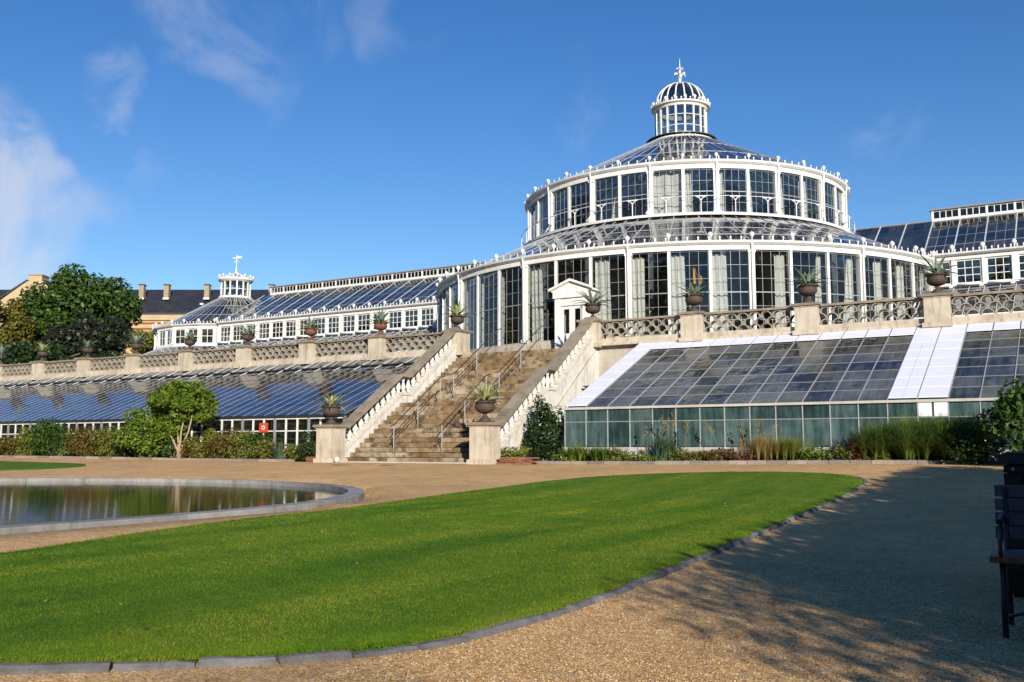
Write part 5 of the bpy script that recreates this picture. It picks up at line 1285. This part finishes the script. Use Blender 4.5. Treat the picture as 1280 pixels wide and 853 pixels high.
ts = thing('tile_stack', 'low stack of flat red-brown tiles at the foot of the stair pedestal', 'tiles', (-14.9, 24.5, 0))
for j in range(4):
    for i in range(4):
        x = -15.15+i*.30+(j%2)*.12; mb = MB(); zz = G(x, 24.6)+.005+j*.052; yo = rnd.uniform(-.03,.03)
        mb.box(x, x+.27, 24.42+yo, 24.75+yo, zz, zz+.045); build('tile', mb, 'brick_red', ts)
ts = thing('tile_stack', 'small heap of red tiles beside the other bottom pedestal, by the dark shrub', 'tiles', (-22.45, 24.55, 0))
for j in range(3):
    mb = MB(); mb.box(-22.62+rnd.uniform(-.03,.03), -22.28, 24.3, 24.6, .01+j*.06, .06+j*.06); build('tile', mb, 'brick_red', ts)

def shrub(name, label, cat, x, y, rx, ry, h, n, leaf, mat, group=None, clumps=16, cr=.4, base=None, aspect=.5, stem=True):
    z = G(x, y) if base is None else base
    t = thing(name, label, cat, (x, y, z), group)
    mb = MB()
    for k in range(4):
        a = rnd.random()*6.28; mb.tube([(x+.03*math.cos(a), y+.03*math.sin(a), z-.02), (x+rx*.35*math.cos(a), y+ry*.35*math.sin(a), z+h*.55)], [.022,.01], 5)
    build('stems', mb, 'bark', t)
    leafy('foliage', (x, y, z+h*.5), (rx, ry, h*.52), n, leaf, mat, t, clumps, cr, aspect, None, -1)
    return t
def tuft(name, label, cat, x, y, h, spread, w, n, mat, group=None, rx=.25, ry=.2, droop=.6, segs=4):
    z = G(x, y)+.05; b = np.stack([x+rx*rng.normal(size=24)*.5, y+ry*rng.normal(size=24)*.5, np.full(24, z)], 1)
    V, F = blades(b, h, spread, w, n, segs, droop); o = np_obj(name, V, F, mat); return tag(o, label, cat, group)
# left bed
Lb = [(-43.2,25.0,1.0,.45,.85,900,.055,'leaf_lime','pale yellow-green bush before the old greenhouse'),(-41.2,25.0,.8,.45,.75,800,.05,'leaf_rust','rust-brown bush between the pale bush and the tall green bush'),
      (-39.3,25.05,.9,.4,1.15,1100,.055,'leaf_olive','olive bush beside the rust-brown bush'),(-37.6,25.0,1.0,.45,1.25,1300,.055,'leaf_green','tall green bush in the bed before the old greenhouse'),
      (-35.3,25.0,.9,.45,1.15,1200,.05,'leaf_rust','orange-brown bush beside the round green bush'),(-33.8,25.0,.7,.4,1.1,800,.05,'leaf_olive','olive-brown bush next to the round green bush'),
      (-28.3,24.95,.75,.4,1.0,900,.05,'leaf_olive','olive bush beside the slender tree'),(-27.2,24.95,.75,.4,.95,900,.045,'leaf_rust','yellow-brown bush under the red sign'),
      (-26.3,24.95,.6,.4,.85,700,.045,'leaf_lime','low pale bush below the red sign'),(-25.2,24.95,.5,.35,.6,500,.045,'leaf_olive','low olive plants near the dark shrub'),
      (-45.5,25.0,1.0,.45,.9,800,.055,'leaf_green','green bush beyond the pale yellow-green bush'),(-47.5,25.0,1.0,.45,.6,600,.055,'leaf_rust','low brown bush at the far end of the shrub bed'),(-49.8,25.0,1.1,.45,.8,600,.06,'leaf_green','green bush at the far end of the shrub bed')]
for x, y, rx, ry, h, n_, lf, mt, lab in Lb: shrub('shrub', lab, 'shrub', x, y, rx*1.4, ry*1.15, h*1.22, int(n_*3), lf, mt, None, 22, .4)
shrub('round_bush', 'dense rounded bright green bush before the old greenhouse', 'bush', -31.2, 24.75, 1.25, .8, 1.95, 5200, .07, 'leaf_bright', None, 30, .34)
shrub('shrub', 'dark green shrub beside the bottom stair pedestal', 'shrub', -22.95, 24.9, .5, .4, 1.1, 1600, .05, 'leaf_dark')
tuft('spiky_plant', 'blue-green sword-leaved plant in the bed near the dark shrub', 'plant', -24.4, 24.85, .75, .5, .05, 60, 'leaf_spiky', None, .12, .1, .3)
# slender tree
tr = thing('slender_tree', 'slender multi-stemmed tree with a flat pale green crown before the old greenhouse', 'tree', (-29.55, 24.9, 0))
base = Vector((-29.6, 24.9, 0))
mb = MB()
tips = [(-30.5,24.8,2.0),(-29.9,25.0,2.1),(-29.2,24.9,2.15),(-28.7,24.8,2.05)]
for k, tp in enumerate(tips):
    m_ = base.lerp(Vector(tp), .5)+Vector((rnd.uniform(-.12,.12), 0, .05)); mb.tube([base+Vector((.03*k-.04,0,-.03)), base+Vector((.04*k-.06,0,.35)), m_, tp], [.05,.045,.036,.02], 7)
build('trunk', mb, 'pale_bark', tr, True)
for cx, cy_, cz, rx, rz, n_ in ((-29.6,24.9,2.35,1.35,.60,4200),(-30.4,24.9,2.0,.85,.55,2000),(-28.6,24.9,2.2,.9,.6,2400),(-29.3,24.8,2.68,.85,.36,1500),(-28.25,24.9,1.8,.6,.5,900),(-30.6,24.9,1.5,.55,.5,800),(-29.5,25.0,1.75,.9,.4,1100),(-29.9,25.0,1.25,.5,.4,600)):
    leafy('crown', (cx, cy_, cz), (rx, rx*.75, rz), n_, .085, 'leaf_bright', tr, 26, .30, .4)
# right bed
shrub('climbing_shrub', 'tall dark climbing shrub between the stair wall and the greenhouse end', 'shrub', -14.55, 26.3, .62, .55, 2.05, 3600, .06, 'leaf_dark', None, 26, .34)
shrub('succulents', 'low fleshy green plants above the stacked red tiles', 'plant', -14.75, 24.98, .62, .25, .34, 700, .05, 'leaf_lime', None, 12, .4, G(-14.7,24.9)+.16)
shrub('low_shrub', 'low yellow-green plants at the corner of the green-tinted glass front', 'plant', -13.3, 25.35, .5, .3, .32, 500, .05, 'leaf_lime')
tuft('leafy_clump', 'bright green strap-leaved clump at the end of the greenhouse front', 'plant', -12.9, 25.45, .62, .5, .035, 420, 'leaf_bright', None, .5, .25)
tuft('leafy_clump', 'second green strap-leaved clump along the greenhouse front', 'plant', -12.0, 25.4, .58, .48, .035, 420, 'leaf_reed', None, .5, .25)
shrub('low_shrub', 'low greyish green plants between the strap-leaved and sword-leaved clumps', 'plant', -11.15, 25.4, .4, .25, .4, 420, .04, 'leaf_olive')
tuft('spiky_plant', 'dark sword-leaved clump in the bed before the greenhouse', 'plant', -10.2, 25.45, .85, .5, .045, 280, 'leaf_spiky', None, .3, .2, .35)
tuft('dry_grass', 'low dry straw-coloured grass beside the sword-leaved clump', 'grass', -9.2, 25.45, .42, .4, .013, 800, 'leaf_straw', None, .55, .2)
shrub('heather', 'dark red-brown heather in the greenhouse bed', 'shrub', -8.1, 25.4, .45, .28, .45, 900, .032, 'leaf_red')
tuft('tall_grass', 'yellow feathery grass with tall stalks in the greenhouse bed', 'grass', -7.4, 25.5, .8, .36, .013, 1000, 'leaf_straw', None, .5, .25, .3)
tuft('tall_grass', 'yellow-green upright grass beside the red heather', 'grass', -6.7, 25.45, .72, .42, .014, 900, 'leaf_lime', None, .45, .25, .3)
shrub('low_shrub', 'low green plants beside the yellow grass', 'plant', -5.75, 25.35, .4, .25, .35, 500, .04, 'leaf_reed')
shrub('red_shrub', 'small red-leaved shrub beside the tall green reed grass', 'shrub', -4.95, 25.4, .35, .3, .6, 700, .04, 'leaf_red')
shrub('low_shrub', 'olive plants at the foot of the tall green reed grass', 'plant', -4.55, 25.3, .4, .25, .55, 600, .04, 'leaf_olive')
for i in range(4):
    tuft('reed_grass', 'tall arching green reed grass before the white roof panels', 'grass', -4.35+i*.55, 25.35, 1.3+.16*(i%2), 1.0, .017, 2000, 'leaf_reed', 'tall reed grass clumps', .5, .3, .95, 5)
def stalk(x, y, h, lean, label):
    mb = MB(); z = G(x, y)+.05; p = [(x+lean*t*t, y, z+h*t) for t in (0,.35,.7,1)]; mb.tube(p, [.008,.007,.006,.004], 5)
    for k in range(14):
        t = .72+.28*rnd.random(); q = (x+lean*t*t+rnd.uniform(-.05,.05), y+rnd.uniform(-.04,.04), z+h*t); mb.bar(q, (q[0]+rnd.uniform(-.04,.04), q[1], q[2]+.05), .02, .012)
    tag(build('flower_stalk', mb, 'leaf_straw'), label, 'flower stalk', 'dry flower stalks in the greenhouse bed')
for x, h, l in ((-9.95,1.35,.02),(-10.05,1.2,-.03),(-10.3,1.3,.03),(-8.6,1.05,-.35),(-7.9,1.0,-.12),(-7.6,1.1,.1),(-9.6,1.1,.08),(-10.7,1.0,-.05),(-7.2,.95,.12)): stalk(x, 25.4+rnd.uniform(-.1,.1), h, l, 'thin dry flower stalk rising before the green-tinted glass')
shrub('dark_bush', 'big shaded bush with white flowers beside the bin', 'bush', -1.05, 24.0, .95, .95, 1.8, 4600, .07, 'leaf_green', None, 30, .33)
P_, N_ = crown_pts((-1.05,23.9,.95), (.97,.97,.95), 60, 20, .33); V, F = leaf_quads(P_, N_, .035, .9); tag(np_obj('blossom', V, F, 'flower_white'), 'scattered white blossoms on the big shaded bush', 'flowers', kind='stuff')
shrub('dark_bush', 'lower shaded shrub at the foot of the big bush', 'bush', -2.35, 24.55, .6, .4, .75, 1300, .05, 'leaf_dark')

for x, mt, lab in ((-11.6,'leaf_lime','low yellowish plants beside the second strap-leaved clump'),(-10.75,'leaf_reed','low green plants before the sword-leaved clump'),(-9.5,'leaf_olive','low olive plants under the dry straw-coloured grass'),(-8.65,'leaf_rust','low rusty plants before the red heather'),(-6.2,'leaf_bright','low bright plants between the yellow-green grass and the red-leaved shrub'),(-5.35,'leaf_olive','low olive plants next to the red-leaved shrub')):
    shrub('low_shrub', lab, 'plant', x, 25.3, .5, .26, .42, 700, .042, mt)
for x, h, mt, lab in ((-30.2,1.1,'leaf_green','green bush at the foot of the slender tree'),(-32.9,1.2,'leaf_dark','dark green bush behind the round bright bush'),(-29.0,.7,'leaf_rust','low rusty plants under the slender tree'),(-25.6,1.0,'leaf_green','green bush right of the red sign'),(-23.7,.75,'leaf_olive','olive plants between the sword-leaved plant and the dark shrub'),(-36.5,1.0,'leaf_lime','pale bush between the tall green and orange-brown bushes')):
    shrub('shrub', lab, 'shrub', x, 25.1, .8, .42, h, 1800, .05, mt)
# wooden shelf by the stair wall
sf = thing('wall_shelf', 'weathered slatted wooden shelf against the plaster wall beside the stairs', 'shelf', (-14.9, 31.0, 0))
for k in range(4):
    mb = MB(); mb.box(-15.25, -14.2, 30.4+k*.16, 30.53+k*.16, 2.62, 2.66); build('slat', mb, 'dark_wood', sf)
for x in (-15.2, -14.3):
    for y in (30.45, 30.95):
        mb = MB(); mb.box(x, x+.06, y, y+.06, 0, 2.619); build('leg', mb, 'dark_wood', sf)
# manhole covers
for i, (x, y) in enumerate(((-19.6, 22.6), (-18.0, 22.9))):
    mb = MB(); mb.lathe([(0,G(x,y)+.006),(.26,G(x,y)+.006),(.27,G(x,y)-.03)], 18, (x, y, 0)); tag(build('manhole_cover', mb, 'rust_steel'), 'small round dark cover set in the gravel before the steps', 'manhole', 'covers in the gravel')

# ------------------------------------------------------------------ bench and bin
def bench():
    x0, y0 = -.53, 6.30; z = G(x0+.5, y0)
    b = thing('garden_bench', 'dark metal bench with scrolled arms and a brown wooden seat edge', 'bench', (x0+.7, y0, z))
    for x in (x0+.06, x0+1.42):
        mb = MB()
        mb.tube([(x,y0+.04,z),(x,y0+.02,z+.25),(x,y0+.04,z+.44)], .017, 8); build('leg', mb, 'dark_steel', b, True)
        mb = MB(); mb.tube([(x,y0+.52,z),(x,y0+.48,z+.25),(x,y0+.46,z+.44),(x,y0+.56,z+.84)], .017, 8); build('leg', mb, 'dark_steel', b, True)
        mb = MB(); a = []
        for k in range(13):
            t = -2.2+k*.36; rr = .035+.0065*k; a.append((x, y0+.0+rr*math.cos(t), z+.60+rr*math.sin(t)*.8))
        a += [(x,y0+.12,z+.695),(x,y0+.28,z+.69),(x,y0+.50,z+.64)]
        mb.tube(a, .013, 7); build('arm', mb, 'dark_steel', b, True)
        mb = MB(); mb.tube([(x,y0+.03,z+.45),(x,y0-.04,z+.50),(x,y0-.05,z+.58)], .012, 7); build('arm_stay', mb, 'dark_steel', b, True)
        mb = MB(); mb.tube([(x,y0+.03,z+.06),(x,y0+.14,z+.15),(x,y0+.27,z+.18),(x,y0+.40,z+.15),(x,y0+.51,z+.06)], .011, 7); build('side_stretcher', mb, 'dark_steel', b, True)
    for s in (0, 1):
        xa, xb = (x0+.06, x0+1.42) if s else (x0+1.42, x0+.06)
        mb = MB(); mb.tube([(xa,y0+.26,z+.10),((xa+xb)/2,y0+.26,z+.30),(xb,y0+.26,z+.40)], .011, 7); build('cross_brace', mb, 'dark_steel', b, True)
    for k in range(6):
        y = y0-.015+k*.083; mb = MB(); mb.box(x0, x0+1.48, y, y+.072, z+.44, z+.475); build('seat_slat', mb, 'bench_wood' if k == 0 else 'seat_board', b)
    for k in range(4):
        zz = z+.54+k*.085; yy = y0+.49+k*.022; mb = MB(); mb.box(x0, x0+1.48, yy, yy+.025, zz, zz+.072); build('back_slat', mb, 'seat_board', b)
bench()
def binn():
    x0, x1, y0, y1 = -.55, .17, 8.05, 8.75; z = G(-.3, 8.4); h = 1.06
    b = thing('litter_bin', 'black slatted box bin with a flat lid behind the bench', 'bin', ((x0+x1)/2, (y0+y1)/2, z))
    mb = MB(); mb.box(x0+.02, x1-.02, y0+.02, y1-.02, z-.02, z+h-.09); build('body', mb, 'black_paint', b)
    for k in range(6):
        w = (x1-x0-.02)/6; mb = MB(); mb.box(x0+.01+k*w+.008, x0+.01+(k+1)*w-.008, y0-.005, y0+.019, z+.03, z+h-.16); build('slat', mb, 'black_paint', b)
        w = (y1-y0-.02)/6; mb = MB(); mb.box(x0-.005, x0+.019, y0+.01+k*w+.008, y0+.01+(k+1)*w-.008, z+.03, z+h-.16); build('slat', mb, 'black_paint', b)
        mb = MB(); mb.lathe([(0,0),(.014,0),(.012,.008),(0,.010)], 8); o = put('rivet', loc_mesh('rivet', mb, 'pale_metal', True), b, (x0+.06+k*.11, y0-.006, z+h-.125), (math.pi/2,0,0))
    mb = MB(); mb.box(x0-.004, x1+.004, y0-.006, y1+.006, z+h-.15, z+h-.10); build('band', mb, 'black_paint', b)
    mb = MB(); mb.prism([(x0-.03,z+h-.085),(x1+.03,z+h-.085),(x1+.03,z+h-.02),(x1-.02,z+h),(x0+.02,z+h),(x0-.03,z+h-.02)], 'y', y0-.03, y1+.03); build('lid', mb, 'dark_steel', b)
binn()

# ------------------------------------------------------------------ unseen hedge shaped to shade the path, and trees added to block sky
def sky_block_tree(x, y, h, rx, n, label, leaf=.085, bottom=.25, clumps=26, cr=.34):
    z = G(x, y); t = thing('sky_block_tree', label, 'tree', (x, y, z), 'unseen trees added to block sky light')
    mb = MB(); mb.tube([(x,y,z-.05),(x+.03,y,z+h*.4),(x,y+.05,z+h*.8)], [.09,.07,.03], 8); build('trunk', mb, 'bark', t, True)
    leafy('crown', (x, y, z+bottom*h+(1-bottom)*h/2), (rx, rx, (1-bottom)*h/2*1.08), n, leaf, 'leaf_green', t, clumps, cr, .6, None, -1)
hd = thing('shading_hedge', 'long dense clipped green hedge, unseen, shaped to shade the path', 'hedge', (4.1, 8, G(4.1, 8)))
def hedge(y0, y1, n, leaf, name):
    X = 3.4+1.4*rng.random(n); Y = y0+(y1-y0)*rng.random(n); u = rng.random(n)
    top = 2.98+.5*np.clip((Y-3)/9, 0, 1)+.05*np.sin(Y*3.1)+.04*np.sin(Y*7.7+X*5)
    Z = gz(X, Y)+.05+(top+.58-.05)*u
    V, F = leaf_quads(np.stack([X, Y, Z], 1), unit(rng.normal(size=(n,3))), leaf, .6); np_obj(name, V, F, 'leaf_green', hd)
hedge(1.2, 16.3, 62000, .085, 'foliage'); hedge(-.75, 1.25, 15000, .03, 'half_shade_end')  # near end made sparse to cast a half shade
for k in range(15):
    mb = MB(); y = -.5+k*1.1; mb.tube([(4.1, y, G(4.1,y)-.05), (4.1+rnd.uniform(-.1,.1), y+.1, G(4.1,y)+1.6), (4.0, y, G(4.1,y)+2.6)], [.06,.04,.015], 6); build('stem', mb, 'bark', hd, True)

# ------------------------------------------------------------------ background trees and brick building
YAW = .539; fwd = Vector((-math.sin(YAW), math.cos(YAW), 0)); rgt = Vector((math.cos(YAW), math.sin(YAW), 0))
def W(px, py, D):
    p = fwd*D+rgt*((px-640)/1198*D); return (p.x, p.y, .508+(558.8-py)/1198*D)
def bigtree(label, px, py, D, rx, rz, n, leaf, mat, clumps=40, cr=.26, name='broad_tree', group=None):
    c = W(px, py, D); t = thing(name, label, 'tree', (c[0], c[1], 4.0), group)
    mb = MB(); mb.tube([(c[0],c[1],3.9),(c[0]+.2,c[1],c[2]-rz*.3),(c[0],c[1],c[2]+rz*.5)], [.4,.28,.08], 8)
    for k in range(7):
        a = k*.9; mb.tube([(c[0],c[1],c[2]-rz*.4+.2*k), (c[0]+rx*.6*math.cos(a), c[1]+rx*.6*math.sin(a), c[2]+rz*.15+.12*k)], [.14,.04], 6)
    build('trunk', mb, 'bark', t, True)
    leafy('crown', c, (rx, rx, rz), n, leaf, mat, t, clumps, cr, .6)
    return t
bigtree('broad dark green tree before the brick building', 100, 398, 92, 5.2, 4.5, 26000, .20, 'leaf_green', 80, .26)
bigtree('dark yew with drooping layers beyond the left balustrade', 112, 428, 80, 3.8, 2.5, 12000, .16, 'leaf_yew', 46, .26, 'yew_tree')
bigtree('golden-leaved tree at the far end of the left balustrade', -8, 414, 84, 2.7, 3.1, 8000, .17, 'leaf_gold', 40, .28)
bigtree('green tree in front of the brick gable', 48, 408, 90, 3.4, 3.4, 12000, .19, 'leaf_green', 44, .3)
bigtree('small yellow-green tree beside the end pavilion', 186, 436, 76, 1.7, 1.4, 3000, .14, 'leaf_olive', 18, .34)
bigtree('low green bush line behind the far balustrade', 60, 448, 78, 6.5, 1.3, 7000, .15, 'leaf_dark', 40, .26)
def fir(px, ptop, pbot, D, label):
    a, b = W(px, ptop, D), W(px, pbot, D); t = thing('fir_tree', label, 'tree', (b[0], b[1], 4.0)); H = a[2]-b[2]
    mb = MB(); mb.tube([(b[0],b[1],3.9),(a[0],a[1],a[2]-.1)], [.2,.03], 6); build('trunk', mb, 'bark', t)
    n_ = 2600; k = rng.random(n_)**.7; r = H*.34*k*(.35+.65*((k*9)%1)); th = rng.random(n_)*6.28
    P_ = np.stack([a[0]+r*np.cos(th), a[1]+r*np.sin(th), a[2]-H*k], 1); V, F = leaf_quads(P_, unit(rng.normal(size=(n_,3))+[0,0,1]), .13, .4); np_obj('crown', V, F, 'leaf_dark', t)
fir(77, 344, 400, 97, 'pointed fir top rising beside the broad dark green tree')
fir(110, 346, 400, 99, 'second pointed tree top behind the broad dark green tree')

bd = thing('brick_building', 'long yellow brick building with dark slate roof and chimneys behind the trees', 'building', tuple(W(200, 560, 130)[:2])+(4.0,))
DB = 128.0; MX = Matrix.Rotation(YAW, 4, 'Z'); sc_ = DB/1198
def bx(px): return (px-640)*sc_
def bz(py): return .508+(558.8-py)*sc_
def bbuild(name, mb, mat, parent):
    mb.v = [tuple(MX @ Vector(v)) for v in mb.v]; return build(name, mb, mat, parent)
X0, X1 = bx(-80), bx(372); ze = bz(391); zr = 21.6
mb = MB(); mb.box(X0, X1, DB, DB+11, 3.5, ze); wall_ = bbuild('wall', mb, 'brick_yellow', bd)
mb = MB(); mb.prism([(DB-.35,ze),(DB+5.5,bz(362)+1.0),(DB+11.35,ze),(DB+11.35,ze-.25),(DB-.35,ze-.25)], 'x', X0, X1); roof_ = bbuild('roof', mb, 'slate', bd)
mb = MB(); mb.box(X0, X1+.02, DB-.28, DB-.001, ze-1.0, ze-.251); bbuild('cornice', mb, 'brick_cornice', bd)
for py in (404, 411, 418, 425):
    mb = MB(); mb.box(X0, X1, DB-.10, DB-.001, bz(py)-.1, bz(py)+.1); bbuild('string_course', mb, 'terracotta', bd)
for px in (163, 195, 247, 330, 360):
    x = bx(px); mb = MB(); mb.box(x-.33, x+.33, DB+2.2, DB+3.0, bz(369), bz(352)); ch = bbuild('chimney', mb, 'chimney_brick', bd)
    mb = MB(); mb.box(x-.39, x+.39, DB+2.14, DB+3.06, bz(352)+.001, bz(350.5)); bbuild('chimney_cap', mb, 'gutter_black', ch)
    mb = MB(); mb.box(x-.40, x+.40, DB+2.12, DB+2.19, bz(370.5), bz(368.2)); bbuild('flashing', mb, 'white_paint', ch)
for px in (178, 198, 216, 236, 256, 140, 120):
    x = bx(px); mb = MB(); pts = [(x-.75, bz(460)), (x+.75, bz(460)), (x+.75, bz(432))]+[(x+.75*math.cos(t), bz(432)+.75*math.sin(t)) for t in [math.pi*k/8 for k in range(1,8)]]+[(x-.75, bz(432))]
    mb.prism(pts, 'y', DB-.06, DB-.002); wn_ = bbuild('window', mb, 'dark_steel', bd)
    mb = MB(); o_ = [(x+.95*math.cos(t), bz(432)+.95*math.sin(t)) for t in [math.pi*k/10 for k in range(11)]]; i_ = [(x+.76*math.cos(t), bz(432)+.76*math.sin(t)) for t in [math.pi*k/10 for k in range(10,-1,-1)]]
    mb.prism(o_+i_, 'y', DB-.14, DB-.061); bbuild('brick_arch', mb, 'brick_red', wn_)
# gable
mb = MB(); g0, g1 = bx(0), bx(76); gm = bx(42)
mb.prism([(g0,4),(g1,4),(g1,bz(374)),(bx(52),bz(352)),(bx(50),bz(352)),(bx(50),bz(345)),(bx(34),bz(345)),(bx(34),bz(352)),(bx(32),bz(352)),(g0,bz(376))], 'y', DB-1.2, DB+.8); gb = bbuild('gable', mb, 'brick_cornice', bd)
mb = MB(); mb.box(bx(33), bx(51), DB-1.3, DB+.9, bz(345)+.001, bz(343.5)); bbuild('gable_cap', mb, 'chimney_brick', gb)
for (xa, ya), (xb, yb) in (((bx(52),bz(351)),(g1+.2,bz(372))), ((bx(32),bz(351)),(g0-.2,bz(374)))):
    mb = MB(); mb.bar((xa, DB-.2, ya), (xb, DB-.2, yb), 2.2, .22, (0,0,1)); bbuild('gable_coping', mb, 'slate', gb)
mb = MB(); x = bx(17); mb.box(x-.5, x+.5, DB+3, DB+4, bz(366), bz(356)); bbuild('chimney', mb, 'chimney_brick', bd)
mb = MB(); x = bx(243); yv = DB+1.6; mb.box(x-.25, x+.25, yv, yv+.4, bz(379), bz(376)); bbuild('roof_light', mb, 'pale_metal', bd)

# ------------------------------------------------------------------ unseen trees and wood added to cut sky light and darken reflections
for k in range(4):
    sky_block_tree(7.0+rnd.uniform(-.4,.4), 2.5+3.2*k, 4.3, 2.0, 5200, 'taller leafy tree added out of view by the path to darken its shade', .16, .05, 34, .42)
for x, y, h in ((12.5,1.5,5.0),(12,5.5,4.8),(18.8,-3.5,7.4),(19.2,1,7.4),(26.5,-8,9.8),(26.5,-3,9.8)):
    sky_block_tree(x, y, h, h*.46, 5200, 'tall leafy tree added out of view beyond the hedge to block sky light', .26, .04, 36, .42)
for x in (-7,-4,-1,2,5,8):
    sky_block_tree(x+rnd.uniform(-.5,.5), -9.5+rnd.uniform(-.6,.6), 3.9, 1.9, 3600, 'leafy tree added behind the viewer to block sky light', .2, .04, 30, .42)
nW = 90000; a_ = R_(95)+R_(170)*rng.random(nW); r_ = 78+14*rng.random(nW); hmax = np.where(np.abs(a_-R_(137)) < R_(16), 20.0, 31.0)+2.2*np.sin(a_*17)+1.5*np.sin(a_*41+1)  # belt added to darken glass reflections and sky fill, lower toward the sun
P_ = np.stack([-12+r_*np.sin(a_), 4+r_*np.cos(a_), -1+hmax*rng.random(nW)], 1); V, F = leaf_quads(P_, unit(rng.normal(size=(nW,3))), .95, .7)
tag(np_obj('added_wood', V, F, 'leaf_dark', kind='stuff'), 'far belt of dark green trees added behind the viewer to darken reflections', 'trees')

# ------------------------------------------------------------------ fallen leaves
def litter(n, name, label, test):
    X = -11+11.5*rng.random(n*6); Y = 2.6+18*rng.random(n*6)**1.6; k = test(X, Y); X, Y = X[k][:n], Y[k][:n]
    P_ = np.stack([X, Y, gz(X, Y)+.045], 1); V, F = leaf_quads(P_, unit(np.stack([rng.normal(size=len(X))*.35, rng.normal(size=len(X))*.35, np.ones(len(X))], 1)), .016, .6)
    tag(np_obj(name, V, F, 'leaf_straw', kind='stuff'), label, 'leaves')
lp_ = [tuple(p) for p in LP[::3]]
litter(170, 'fallen_leaves', 'small dry leaves lying here and there on the large lawn', lambda X, Y: inside(lp_, X, Y))
